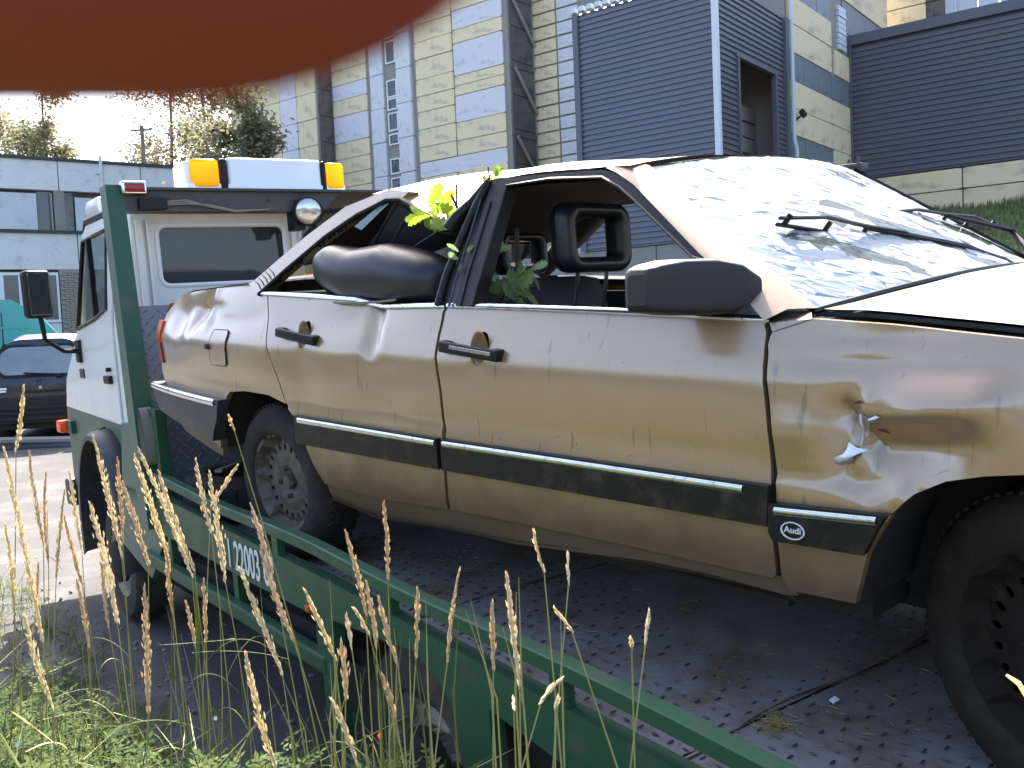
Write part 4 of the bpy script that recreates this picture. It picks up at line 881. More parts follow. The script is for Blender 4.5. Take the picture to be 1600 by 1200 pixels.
fe_out = [(2.128, .862), (2.183, .888), (2.223, .889), (2.366, .880), (2.619, .857), (3.0, .83), (3.35, .80), (3.5, .72), (3.52, .50), (3.075, .40), (3.02, .52), (2.92, .595), (2.79, .622), (2.635, .620), (2.569, .609), (2.501, .59), (2.444, .558), (2.406, .517), (2.357, .427), (2.322, .308), (2.170, .303), (2.159, .336), (2.159, .515), (2.154, .651), (2.124, .85)]
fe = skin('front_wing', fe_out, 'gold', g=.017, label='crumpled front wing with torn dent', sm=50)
q = MB(); q.grid([[(u, SYc(u, v) + .012, v) for v in (.30, .45, .6, .75, .9)] for u in (2.10, 2.175)]); q.build('door_gap', 'dark', car)
q = MB(); q.grid([[(lerp([(.3, u0), (.52, u0 + .0), (.9, u1)], v), SYc(u0, v) + .016, v) for v in (.31, .42, .52, .66, .83, .91)] for u0, u1 in ((1.055, 1.02), (1.085, 1.06))]); q.build('door_gap', 'dark', car)
# bare metal where the wing is torn: small curled flaps of sheet
def flap_of(pts, w0, w1, curl):
    n = len(pts); P = []
    for k, (u, v) in enumerate(pts):
        wd = w0 + (w1 - w0) * k / (n - 1); wd *= .75 + .5 * noise.noise(Vector((u * 90, v * 70, 1))) + .25 * math.sin(k * 1.9); y = SY(u, v) - .004 - curl * math.sin(math.pi * k / (n - 1)) ** .7
        P.append([(u - wd * .5, y + .004, v + wd * .15), (u - wd * .1, y - .003, v), (u + wd * .35, y - .001, v - wd * .05), (u + wd * .6, y + .005, v + wd * .1)])
    q = MB(); q.grid(P); return q.build('torn_flap', 'torn', car, smooth=60)
flap_of([(2.288, .598), (2.298, .605), (2.310, .616), (2.322, .626), (2.334, .636)], .036, .052, .014)
flap_of([(2.334, .640), (2.337, .655), (2.338, .672), (2.338, .690), (2.336, .704)], .006, .010, .006)
flap_of([(2.352, .688), (2.358, .693), (2.365, .698), (2.372, .703)], .012, .020, .008)
skin('wing_glint', [(2.308, .660), (2.312, .682), (2.322, .700), (2.334, .706), (2.347, .700), (2.350, .684), (2.342, .662), (2.345, .645), (2.330, .640), (2.318, .648)], 'wing_glint', off=.0022, th=.003, g=.012, sm=60)  # pale patch puts the wing's bright reflection into the colour
for a, b in (((2.315, .722), (2.345, .728)), ((2.362, .672), (2.385, .666))):
    q = MB(); q.tube([(a[0], SY(*a) - .002, a[1]), ((a[0] + b[0]) / 2, SY((a[0] + b[0]) / 2, (a[1] + b[1]) / 2) - .004, (a[1] + b[1]) / 2 + .003), (b[0], SY(*b) - .002, b[1])], [.001, .003, .0008], 5); q.build('torn_edge', 'rust', fe)
# sill and lower dirt line
q = MB(); top = [(.375, .30), (.72, .29), (1.05, .310), (1.24, .317), (1.67, .327), (2.15, .33), (2.18, .325)]; bot = [(2.185, .290), (2.153, .284), (1.968, .292), (1.778, .287), (1.302, .236), (1.008, .226), (.658, .198), (.372, .226)]
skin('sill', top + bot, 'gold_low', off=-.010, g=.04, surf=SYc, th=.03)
q = MB(); q.grid([[(u, y_, z_) for y_, z_ in ((-.86, lerp(sorted(bot), u) + .012), (-.80, lerp(sorted(bot), u) - .012), (-.70, .20))] for u in [.37 + 1.75 * k / 12 for k in range(13)]]); q.build('sill_flange', 'gold_low', car, smooth=40)
# rubbing strips with bright upper edge
def strip(name, poly, off, m='trim', parent=car):
    q = MB(); plate(q, poly, [], lambda u, v, d: (u, SYc(u, v) - off + d, v), off + .004, g=.08); return q.build(name, m, parent, smooth=25)
def brightline(a, b, h, off, par):
    n = 14; P = []
    for k in range(n + 1):
        t = k / n; u = a[0] + (b[0] - a[0]) * t; v = a[1] + (b[1] - a[1]) * t; y = SYc(u, v - h) - off
        P.append([(u, y - .001, v - h), (u, y - .004, v - h * .75), (u, y - .0045, v - h * .35), (u, y + .001, v - .001), (u, y + .006, v)])
    q = MB(); q.grid(P); return q.build('bright_edge', 'chrome', par, smooth=60)
s1 = strip('side_moulding', [(.285, .534), (1.060, .529), (1.060, .437), (.283, .433)], .020); brightline((.31, .531), (1.052, .527), .021, .020, s1)
s2 = strip('side_moulding', [(1.082, .531), (2.150, .539), (2.147, .450), (1.080, .438)], .022); brightline((1.092, .529), (2.09, .536), .021, .022, s2)
s3 = strip('side_moulding', [(2.152, .503), (2.406, .516), (2.398, .508), (2.357, .427), (2.16, .422), (2.150, .438)], .024); brightline((2.166, .500), (2.385, .513), .019, .024, s3)
# round cornered badge with the maker's name
ex, ez = 2.209, .453; ey = SYc(ex, ez) - .0255
q = MB(); P = []
for k in range(33):
    a = 2 * math.pi * k / 32; P.append([(ex + r_ * 1.45 * math.cos(a), ey - d, ez + r_ * math.sin(a)) for r_, d in ((.0165, 0), (.0168, .0025), (.0187, .0025), (.019, 0))])
q.grid(P); em = q.build('badge', 'decal', s3)
tm = text_mesh('Audi', .0185, .0006, 1.12, .0003); tm.materials.append(M['decal']); o = link('badge_lettering', tm, s3); o.matrix_local = Matrix.Translation((ex, ey - .0012, ez + .001)) @ Matrix(((1, 0, 0, 0), (0, 0, -1, 0), (0, 1, 0, 0), (0, 0, 0, 1)))
# rear bumper
bp = MB(); plate(bp, [(-1.135, .560), (-.262, .548), (-.285, .470), (-.365, .372), (-1.0, .440)], [], lambda u, v, d: (u, SYc(u, v) - .035 + d, v), .05, g=.08); bmp = bp.build('rear_bumper', 'grey_plastic', car, smooth=25)
brightline((-1.10, .560), (-.30, .549), .026, .035, bmp)
q = MB(); q.box((-1.16, 0, .50), (.10, 1.5, .13), bev=.03); q.build('bumper_beam', 'grey_plastic', bmp, smooth=40)
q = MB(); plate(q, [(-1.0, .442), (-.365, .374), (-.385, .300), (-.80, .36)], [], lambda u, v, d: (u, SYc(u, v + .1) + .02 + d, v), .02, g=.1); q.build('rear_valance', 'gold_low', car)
# tail lamp
q = MB(); plate(q, [(-1.075, .845), (-1.005, .842), (-.985, .75), (-1.03, .745)], [], lambda u, v, d: (u - .02, SYc(u, v) - .006 + d, v), .05, g=.05); tl = q.build('tail_lamp', 'orange', car, smooth=40)
q = MB(); plate(q, [(-1.035, .742), (-.985, .747), (-.945, .655), (-1.02, .652)], [], lambda u, v, d: (u - .02, SYc(u, v) - .004 + d, v), .05, g=.05); q.build('lamp_segment', 'red', tl, smooth=40)
q = MB(); q.grid([[(x, y, z) for y in (-.74, -.4, 0, .4, .74)] for x, z in ((-1.10, .58), (-1.11, .75), (-1.08, .86), (-1.02, .92))]); q.build('rear_panel', 'gold', car, smooth=40)
# belt mouldings (bright)
def belt(pts, name):
    P = []
    for u, v in pts:
        y = SYc(u, v) + dent(u, v) * .8; P.append([(u, y + .0, v - .006), (u, y - .007, v - .004), (u, y - .0075, v + .005), (u, y - .002, v + .011), (u, y + .016, v + .012)])
    q = MB(); q.grid(P); return q.build(name, 'chrome', car, smooth=50)
belt([(-.046, .958), (.1, .953), (.3, .945), (.57, .932), (.656, .917), (.72, .908), (.80, .910), (.90, .912), (1.043, .913)], 'belt_moulding'); belt([(1.052, .914), (1.3, .909), (1.6, .902), (1.9, .894), (2.118, .886)], 'belt_moulding')
# ---------------- greenhouse, near side
def gplate(name, out, holes, m, th=.035, off=0., g=None, parent=car):
    q = MB(); plate(q, out, holes, lambda u, v, d: (u, GY(u, v) - off + d, v), th, g=g); return q.build(name, m, parent, smooth=25)
fo_ = [(1.098, .915), (1.085, 1.0), (1.078, 1.10), (1.068, 1.22), (1.060, 1.287), (1.094, 1.289), (1.331, 1.281), (1.504, 1.272), (1.561, 1.256), (1.632, 1.218), (1.895, 1.036), (2.022, .955), (2.112, .890)]
fi_ = [(1.170, .915), (1.157, 1.056), (1.137, 1.262), (1.312, 1.266), (1.512, 1.251), (1.585, 1.218), (1.647, 1.18), (1.877, 1.031), (1.93, .99), (2.00, .90)]
gplate('door_window_frame', fo_, [fi_], 'rubber', .05, parent=fd)
q = MB(); q.tube([(u, GY(u, v) - .003, v) for u, v in fi_[:-1]], .0042, 5); q.tube([(u - .022, GY(u, v) - .004, v) for u, v in fo_[:5]][0:5] , .004, 5); q.tube([(u + .022, GY(u, v) - .003, v) for u, v in fo_[:4]], .004, 5); q.build('frame_glint_line', 'grey_plastic', fd, smooth=50)  # grey line along the inner edge draws its bright reflection; others are frame lines
gplate('pillar_cover', [(1.030, .915), (1.094, .915), (1.080, 1.0), (1.072, 1.10), (1.062, 1.22), (1.052, 1.262), (1.036, 1.22), (1.026, 1.1), (1.02, 1.0)], [], 'grey_plastic', .04, off=-.012)
q = MB(); q.tube([(u, GY(u, v) - .002, v) for u, v in [(1.024, .918), (1.012, 1.0), (1.018, 1.098), (1.031, 1.21), (1.052, 1.282)]], .013, 8); q.build('door_window_frame', 'rubber', rd, smooth=50)
q = MB(); q.tube([(1.052, GY(1.052, 1.27), 1.28), (1.0, GY(1., 1.23), 1.222), (.965, GY(.96, 1.19) - .01, 1.18), (.94, GY(.93, 1.17) - .01, 1.145)], [.012, .016, .02, .026], 8); q.build('bent_frame', 'rubber', rd, smooth=50)
q = MB(); x0 = 1.09; q.tube([(1.089 - .001 * k, GY(1.08, .96 + .018 * k) + .008, .935 + .012 * k + .004 * (k % 2)) for k in range(9)], .0016, 4); q.build('paint_scratch', 'decal', car)
# A pillar (body colour) between frame and glass
wn_b, wn_t = Vector((2.185, -.80, .905)), Vector((1.600, -.60, 1.272)); wf_t, wf_b = Vector((1.600, .605, 1.318)), Vector((2.15, .79, .965))
ap = [(2.116, .886), (2.022, .957), (1.895, 1.038), (1.75, 1.138), (1.632, 1.220), (1.561, 1.258), (1.515, 1.276)]
q = MB(); P = []
for k, (u, v) in enumerate(ap):
    a = Vector((u, GY(u, v) - .004, v)); t = k / (len(ap) - 1); b = wn_b.lerp(wn_t, min(1, t * 1.02)) + Vector((.012, -.004, .004)); c = a.lerp(b, .5) + Vector((0, -.012, .012)); P.append([a + Vector((0, .03, 0)), a, c, b, b + Vector((-.02, .03, -.02))])
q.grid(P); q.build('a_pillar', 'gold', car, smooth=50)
q = MB(); q.add([(2.118, SYc(2.118, .88) - .002, .880), (2.19, -.815, .902), (2.215, -.86, .890), (2.128, SYc(2.13, .86) - .002, .862)], [(0, 1, 2, 3)]); q.build('pillar_foot', 'gold', car)
# C pillar
cp = [(-.046, .956), (-.028, .968), (.076, 1.041), (.259, 1.156), (.409, 1.224), (.554, 1.267), (.632, 1.262), (.66, 1.285), (.542, 1.303), (.31, 1.260), (.119, 1.163), (-.135, 1.006), (-.167, .998)]
gplate('c_pillar', cp, [], 'gold', .05, off=.002, g=.05)
q = MB(); q.tube([(u, GY(u, v) - .004, v) for u, v in cp[:7]] + [(.70, GY(.7, 1.24), 1.236), (.781, GY(.78, 1.2) , 1.194)], .0085, 6); q.build('window_seal', 'rubber', car, smooth=50)
q = MB()
for k in range(60):                               # crumbs of broken glass left in the seal
    t = rnd.random(); i = min(4, int(t * 5)); f = t * 5 - i; u = cp[1 + i - (1 if i else 0)][0]; a, b = cp[min(5, i)], cp[min(6, i + 1)]
    u, v = a[0] + (b[0] - a[0]) * f, a[1] + (b[1] - a[1]) * f; h = rnd.uniform(.006, .02); y = GY(u, v) + .006
    q.add([(u - .009, y, v - .008), (u + .009, y, v - .002), (u + .008 * rnd.uniform(-.5, 1.5), y + .002, v - .008 - h)], [(0, 1, 2)])
q.build('glass_crumb', 'rubber', car, kind='stuff', smooth='keep')
q = MB(); q.add([(.50, GY(.5, 1.24) + .01, 1.245), (.56, GY(.56, 1.25) + .01, 1.255), (.43, GY(.43, 1.19) + .014, 1.17), (.40, GY(.4, 1.18) + .012, 1.185)], [(0, 1, 2, 3)]); q.build('glass_remnant', 'ws_dark', car)
for k in range(5):
    a_, b_ = (-.118 + .017 * k, 1.008 + .0112 * k), (-.040 + .017 * k, .972 + .0112 * k); q = MB(); q.tube([(u, GY(u, v) - .004, v) for u, v in (a_, ((a_[0] + b_[0]) / 2, (a_[1] + b_[1]) / 2 + .004), b_)], .0022, 5); q.build('vent_slat', 'rubber', car)
# crushed roof
near = [(-.02, 1.02), (.119, 1.163), (.31, 1.260), (.45, 1.29), (.554, 1.292), (.632, 1.270), (.705, 1.232), (.781, 1.205), (.84, 1.176), (.898, 1.166), (.94, 1.178), (.972, 1.196), (1.02, 1.24), (1.055, 1.290), (1.2, 1.290), (1.331, 1.288), (1.504, 1.280), (1.600, 1.274)]
crown = [(-.02, 1.05), (.2, 1.255), (.3, 1.325), (.42, 1.368), (.6, 1.384), (.9, 1.384), (1.2, 1.362), (1.4, 1.345), (1.6, 1.336)]
q = MB(); P = []
def lerpn(tab, x): return lerp(tab, x)
xs_ = sorted(set([round(n[0], 3) for n in near] + [.2, .26, .37, .5, .59, .67, .74, .81, .87, .92, .995, 1.1, 1.15, 1.27, 1.4, 1.45, 1.55]))
for x in xs_:
    if x < .1: continue
    zn = lerp(near, x); zf = lerp([(.1, 1.17), (.3, 1.28), (.5, 1.318), (1.6, 1.322)], x); zc = lerp(crown, x); nomz = lerp([(.1, 1.15), (.3, 1.26), (.55, 1.295), (1.06, 1.292), (1.6, 1.275)], x); row = []
    for j in range(25):
        v = j / 24; y0 = GY(x, zn) + (.0 if zn > 1.25 else .02); y1 = .61 + .05 * max(0, .5 - x); y = y0 + (y1 - y0) * v
        base = nomz * (1 - v) + zf * v; cr = (zc - (nomz + zf) / 2) * (1 - abs(2 * v - 1) ** 2.6)
        dip = (zn - nomz) * math.exp(-(v / .20) ** 1.6); z = base + cr + dip + .006 * noise.noise(Vector((x * 6, y * 6, 0))) * (1 if .4 < x < 1.3 else .3)
        row.append((x, y, z))
    P.append(row)
q.grid(P); Pl = [[(a, b + .004, c - .035 - .02 * (0 < j < 24)) for j, (a, b, c) in enumerate(r_)] for r_ in P]; rf = q.build('roof', 'gold', car, smooth=40, label='caved in roof panel')
q = MB(); q.grid(Pl, flip=True); q.build('headliner', 'liner', car, smooth=50)
# hanging strips of lining below the crushed edge of the roof
q = MB()
def sheet(pts0, pts1, n=8, wob=.012):
    q.grid([[tuple(Vector(a).lerp(Vector(b), j / n) + Vector((0, wob * math.sin(i * 2.1 + j * .9), wob * .5 * math.cos(i * 1.7 - j)))) for j in range(n + 1)] for i, (a, b) in enumerate(zip(pts0, pts1))])
sheet([(.56, -.655, 1.262), (.632, -.66, 1.258), (.70, -.66, 1.232), (.78, -.66, 1.20), (.86, -.66, 1.17), (.93, -.66, 1.165), (1.0, -.66, 1.20)], [(.24, -.60, 1.02), (.34, -.58, 1.06), (.46, -.55, 1.08), (.6, -.53, 1.09), (.74, -.52, 1.11), (.86, -.52, 1.12), (.96, -.56, 1.10)])
q.build('torn_lining', 'inner', car, smooth=60)
for a, b, c in (((.60, -.668, 1.25), (.44, -.655, 1.12), (.26, -.66, 1.00)), ((.68, -.668, 1.22), (.52, -.65, 1.10), (.40, -.63, 1.03)), ((.86, -.672, 1.16), (.66, -.65, 1.10), (.5, -.62, 1.05))):
    q = MB(); q.tube([a, b, c], .006, 5, flat=.4); q.build('lining_fold', 'grey_plastic', car, smooth=50)
q = MB(); q.box((1.60, .60, 1.332), (.09, .05, .016), bev=.004); q.box((1.63, .575, 1.348), (.008, .008, .03)); q.box((1.575, .62, 1.345), (.008, .008, .03)); q.build('roof_clip', 'grey_plastic', car)
# ---------------- windscreen: crazed laminated glass in shards
q = MB(); NU, NV = 46, 30; pts = []; eds = []
def wsp(u, v):                                    # u across from the near pillar, v up
    a = wn_b.lerp(wn_t, v); b = wf_b.lerp(wf_t, v); p = a.lerp(b, u); bul = 4 * u * (1 - u); return p + Vector((.07 * bul * (1 - .4 * v), 0, .035 * bul))
wv = []
for k in range(1500):
    wv.append(Vector((rnd.random(), rnd.random())))
for (iu, iv, nn_) in ((.80, .62, 120), (.36, .25, 110), (.55, .5, 60), (.12, .28, 90)):
    for k in range(nn_): wv.append(Vector((min(1, max(0, iu + rnd.gauss(0, .07))), min(1, max(0, iv + rnd.gauss(0, .1))))))
for k in range(25): wv += [Vector((k / 24, 0)), Vector((k / 24, 1)), Vector((0, k / 24)), Vector((1, k / 24))]
# cracks run long and thin, down and outwards across the pane
_ca, _sa = math.cos(R(-65)), math.sin(R(-65))
wt = [Vector(((p.x * _ca + p.y * _sa) * .34, -p.x * _sa + p.y * _ca)) for p in wv]
_v, ee, ff, *_x = delaunay_2d_cdt(wt, [], [], 0, 1e-5); vv = [Vector(((p.x / .34) * _ca - p.y * _sa, (p.x / .34) * _sa + p.y * _ca)) for p in _v]
WPOLY_D = [[(.00, .10), (.05, .40), (.075, .40), (.10, .17), (.24, .09), (.27, .0), (.0, .0)]]
WPOLY_C = [[(.66, .93), (.74, .97), (.79, .93), (.76, .84), (.72, .74), (.66, .70), (.63, .84)], [(.30, .53), (.40, .60), (.50, .62), (.56, .55), (.62, .30), (.70, .10), (.78, .0), (.60, .0), (.48, .18), (.40, .33), (.28, .44)], [(.13, .42), (.24, .40), (.36, .20), (.42, .05), (.33, .0), (.25, .14), (.15, .33)], [(.76, .98), (.82, 1.), (.84, .88), (.78, .82)], [(.66, .38), (.80, .40), (.98, .30), (1., .0), (.92, .0), (.84, .16)]]
offs = [rnd.gauss(0, 1) for _ in vv]
for t in ff:
    cx = sum(vv[i].x for i in t) / 3; cy = sum(vv[i].y for i in t) / 3
    jx, jy = cx + .022 * noise.noise(Vector((cx * 22, cy * 14, 0))) * 2, cy + .05 * noise.noise(Vector((cx * 22, cy * 14, 7)))
    mi = 0
    if any(inside((jx, jy), p) for p in WPOLY_D): mi = 2 if rnd.random() < .55 else 0
    elif any(inside((jx, jy), p) for p in WPOLY_C): mi = 1 if noise.noise(Vector(((cx * _ca + cy * _sa) * 2.2, (-cx * _sa + cy * _ca) * 9, 3))) > -.10 else 0
    elif rnd.random() < .015: mi = 1
    am = (.0011, .0005, .0018)[mi]
    P = [wsp(vv[i].x, vv[i].y) + Vector((.5, 0, .8)) * offs[i] * am for i in t]; c = (P[0] + P[1] + P[2]) / 3
    q.add([p.lerp(c, .012) for p in P], [(0, 1, 2)], mi)
ws = q.build('windscreen', ['crazed', 'ws_clear', 'ws_dark'], car, label='shattered windscreen, mostly crazed white with clear patches', smooth='keep'); ws.data.polygons.foreach_set('use_smooth', [False] * len(ws.data.polygons))
q = MB(); q.tube([wsp(0, v / 10) + Vector((0, -.004, .0)) for v in range(11)], .004, 6); q.tube([wsp(u / 12, 1) + Vector((0, 0, -.002)) for u in range(13)], .004, 6); q.tube([wsp(1, v / 10) for v in range(11)], .010, 6); q.tube([wsp(u / 12, 0) + Vector((0, 0, -.004)) for u in range(13)], .008, 6); q.build('windscreen_seal', 'rubber', ws, smooth=50)
def wiper(a, b, c, lift=.03):
    a, b, c = Vector(a), Vector(b), Vector(c); n = Vector((.5, .0, .82)); nl = n * lift
    q = MB(); q.tube([a + n * .012, a.lerp(b, .5) + n * .016, b + n * .012], .0095, 6, flat=.6)
    q.tube([a + n * .03, a.lerp(b, .25) + n * .055, a.lerp(b, .5) + nl * 1.7, a.lerp(b, .75) + n * .055, b + n * .03], .0105, 6, flat=.5)
    for t in (.03, .27, .5, .73, .97): q.tube([a.lerp(b, t) + n * .01, a.lerp(b, t + .01) + n * .045], .008, 5)
    q.tube([a.lerp(b, .5) + nl * 1.6, b.lerp(c, .35) + nl * 1.5, c + n * .01], [.008, .010, .014], 6); return q.build('wiper', 'rubber', car, smooth=40)
wiper((1.953, -.548, 1.09), (2.077, .065, 1.012), (2.20, .40, .955)); wiper((1.912, .107, 1.115), (1.967, .874, 1.080), (2.15, 1.0 - .25, .985))
q = MB(); q.tube([(1.95, -.30, 1.085), (2.06, .04, 1.02), (2.21, .35, .945)], .0035, 5); q.build('washer_hose', 'rubber', car)
# ---------------- bonnet, buckled upwards along the middle
q = MB(); P = []
ed = [(2.19, .905), (2.30, .903), (2.366, .898), (2.5, .885), (2.619, .873), (2.9, .85), (3.2, .825), (3.45, .78), (3.52, .70)]
rd_z = [(2.19, .935), (2.27, .955), (2.4, .975), (2.6, 1.0), (2.8, 1.01), (3.0, .99), (3.2, .93), (3.4, .84), (3.52, .72)]
for i in range(27):
    f = i / 26; row = []
    for j in range(25):
        v = j / 24; y = -1 + 2 * v; yw = .775 + plan(2.2 + 1.3 * f); bl = 1 - abs(y) ** 1.7
        x = 2.195 + .075 * bl * (1 - f) + (3.52 - 2.195) * f; z = lerp(ed, x) * (1 - bl) + lerp(rd_z, x) * bl + .025 * v
        row.append((x, y * yw, z + .006 * noise.noise(Vector((x * 4, y * 3, 9)))))
    P.append(row)
q.grid(P); q.build('bonnet', 'gold', car, smooth=50, label='buckled bonnet risen along its middle')
q = MB(); q.grid([[(a, b + (.012 if b < 0 else -.012), c - .022) for (a, b, c) in r_] for r_ in P], flip=True); q.tube([Vector(r_[0]) + Vector((0, .008, -.012)) for r_ in P], .006, 6); q.build('bonnet_underside', 'steel_dark', car, smooth=50)
q = MB(); q.box((2.62, -.42, .985), (.055, .03, .014), rot=Euler((0, R(-6), 0)), bev=.006); q.build('washer_jet', 'rubber', car, smooth=40)
q = MB(); q.grid([[(x, y, z) for y in (-.80, -.4, 0, .4, .80)] for x, z in ((2.16, .885), (2.26, .88), (2.32, .86))]); q.build('cowl', 'rubber', car)
q = MB(); q.grid([[(3.53, y, z) for y in (-.7, 0, .7)] for z in (.45, .75)]); q.build('grille', 'rubber', car)
# ---------------- far side of the body, seen through the windows
q = MB(); P = []
for x in [-1.05 + .15 * k for k in range(31)]:
    P.append([(x, lerp(PZ, z) + plan(x), z) for z in (.28, .42, .545, .66, .79, .86, lerp([(-1.05, .86), (-.9, .95), (-.1, .955), (1, .92), (2.15, .89), (3.4, .80)], x))])
q.grid(P); q.build('far_side_panel', 'gold', car, smooth=40)
for a, b, r_, m in (((2.12, .80, .90), (1.56, .62, 1.31), .03, 'gold'), ((1.05, .84, .92), (1.06, .64, 1.32), .045, 'inner'), ((-.14, .80, 1.0), (.46, .655, 1.31), .055, 'inner')):
    q = MB(); q.tube([a, Vector(a).lerp(Vector(b), .5) + Vector((0, .015, 0)), b], r_, 8, flat=.6); q.build('far_pillar', m, car, smooth=50)
q = MB(); q.tube([(1.56, .625, 1.305), (1.06, .64, 1.318), (.46, .655, 1.305), (.15, .70, 1.19), (-.14, .80, 1.0)], .03, 8); q.build('far_roof_rail', 'inner', car, smooth=50)
q = MB(); q.tube([(2.12, .83, .905), (1.05, .85, .925), (-.1, .82, .958)], .022, 6); q.build('far_belt', 'rubber', car)
# rear window and boot lid
q = MB(); P = []
for x, z in ((-.22, 1.005), (-.05, 1.115), (.12, 1.225), (.30, 1.31)):
    P.append([(x - .05 * (1 - (y / .7) ** 2), y, z + .02 * (1 - (y / .7) ** 2)) for y in (-.68, -.35, 0, .35, .68)])
q.grid(P); q.build('rear_window', 'backglass', car, smooth=60)
q = MB(); P = []
for x, z in ((-.17, .998), (-.45, .986), (-.71, .972), (-.876, .953), (-.953, .914), (-1.03, .878), (-1.06, .84), (-1.09, .70)):
    w_ = -SYc(x, min(z, .97)); P.append([(x - .03 * (1 - (y / w_) ** 2), y, z + .012 * (1 - (y / w_) ** 2) + .006 * noise.noise(Vector((x * 5, y * 5, 3)))) for y in [w_ * (-1 + 2 * k / 12) * .995 for k in range(13)]])
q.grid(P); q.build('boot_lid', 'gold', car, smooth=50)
# ---------------- cabin
q = MB(); q.box((1.0, 0, .27), (2.6, 1.5, .08)); q.box((1.4, 0, .36), (1.9, .28, .2), bev=.05); q.build('cabin_floor', 'dark', car)
q = MB(); q.box((.9, -.66, .6), (2.2, .04, .6)); q.build('door_inner_panel', 'inner', car)
q = MB(); q.box((.9, .78, .6), (2.4, .04, .6)); q.build('door_inner_panel', 'inner', car)
q = MB(); q.box((1.98, 0, .80), (.40, 1.42, .22), bev=.06); q.box((1.80, .36, .90), (.16, .36, .06), bev=.03); q.build('dashboard', 'inner', car, smooth=50)
q = MB(); q.lathe([(.185, -.012), (.195, 0), (.185, .012), (.175, 0), (.185, -.012)], Matrix.Translation((1.63, .36, .86)) @ Matrix.Rotation(R(-62), 4, 'Y'), 28); q.tube([(1.63, .20, .86), (1.66, .36, .85), (1.63, .52, .86)], .016, 6); q.build('steering_wheel', 'vinyl', car, smooth=50)
def padded(mb, f, nx=14, ny=10): mb.grid([[f(i / (nx - 1), j / (ny - 1)) for j in range(ny)] for i in range(nx)])
def seat(cy, wdt=.50):
    st_ = MB(); st_.box((1.38, cy, .44), (.52, wdt, .16), bev=.06, seg=3)
    secs = [(1.12, .46, 1.), (1.09, .66, 1.), (1.06, .82, .98), (1.05, .92, .92), (1.05, .975, .80), (1.05, .985, .5)]
    P = [[(x + .055 * math.sin(a) * (1 if k < 4 else .6), cy + wdt / 2 * w_ * math.copysign(abs(math.cos(a)) ** .55, math.cos(a)), z) for a in [2 * math.pi * j / 20 for j in range(21)]] for k, (x, z, w_) in enumerate(secs)]
    st_.grid(P); return st_.build('front_seat', 'seat', car, smooth=50)
def headrest(cx, cy, cz, w_, h, r_, par):
    q = MB(); k = [(w_ / 2 - r_, -h / 2 + r_), (w_ / 2 - r_, h / 2 - r_), (-w_ / 2 + r_, h / 2 - r_), (-w_ / 2 + r_, -h / 2 + r_)]; loop = []
    for i, (yy, zz) in enumerate([(w_ / 2 - r_, h / 2 - r_), (-w_ / 2 + r_, h / 2 - r_), (-w_ / 2 + r_, -h / 2 + r_), (w_ / 2 - r_, -h / 2 + r_)]):
        for t in range(5): a = R(90 * i + 22.5 * t); loop.append((yy + r_ * .62 * math.cos(a), zz + r_ * .62 * math.sin(a)))
    P = []
    for (yy, zz) in loop + loop[:1]:
        L = math.hypot(yy / (w_ / 2), zz / (h / 2)); nyy, nzz = yy / math.hypot(yy, zz), zz / math.hypot(yy, zz)
        P.append([(cx + .045 * math.sin(a) - .06 * zz, cy + yy + nyy * .036 * math.cos(a), cz + zz + nzz * .036 * math.cos(a)) for a in [2 * math.pi * j / 12 for j in range(13)]])
    q.grid(P); h_ = q.build('headrest', 'vinyl', par, smooth=60)
    q = MB(); q.tube([(cx, cy - .07, cz - h / 2), (cx - .02, cy - .07, cz - h / 2 - .14)], .007, 6); q.tube([(cx, cy + .07, cz - h / 2), (cx - .02, cy + .07, cz - h / 2 - .14)], .007, 6); q.build('headrest_post', 'chrome', h_)
sA = seat(-.37); headrest(1.205, -.37, 1.105, .31, .215, .06, sA)
sB = seat(.37); headrest(1.20, .40, 1.09, .28, .19, .05, sB)
q = MB(); P = [[(x + .05 * math.sin(a), .66 * math.copysign(abs(math.cos(a)) ** .4, math.cos(a)), z) for a in [2 * math.pi * j / 24 for j in range(25)]] for x, z in ((.34, .45), (.27, .70), (.20, .86), (.17, .925), (.165, .93))]; q.grid(P); q.box((.45, 0, .42), (.5, 1.3, .16), bev=.06); rs = q.build('rear_seat', 'seat', car, smooth=50)
headrest(.145, .37, 1.085, .29, .185, .05, rs); headrest(.145, -.30, 1.06, .29, .16, .05, rs)
q = MB(); q.box((-.03, 0, .945), (.42, 1.34, .03), bev=.01); q.build('parcel_shelf', 'inner', car)
q = MB(); P = [[(.02 + .30 * i / 4 + .0 * j, -.74 + .012 * j, .93 + .16 * i / 4 + .03 * j) for j in range(3)] for i in range(5)]; q.tube([(.30, -.70, .92), (.40, -.70, 1.06)], .03, 6, flat=.4); q.build('seat_belt', 'grey_plastic', car, smooth=50)
q = MB(); q.tube([(1.10, -.60, .94), (1.07, -.57, 1.14)], .022, 6, flat=.3); q.build('seat_belt', 'grey_plastic', car, smooth=50)
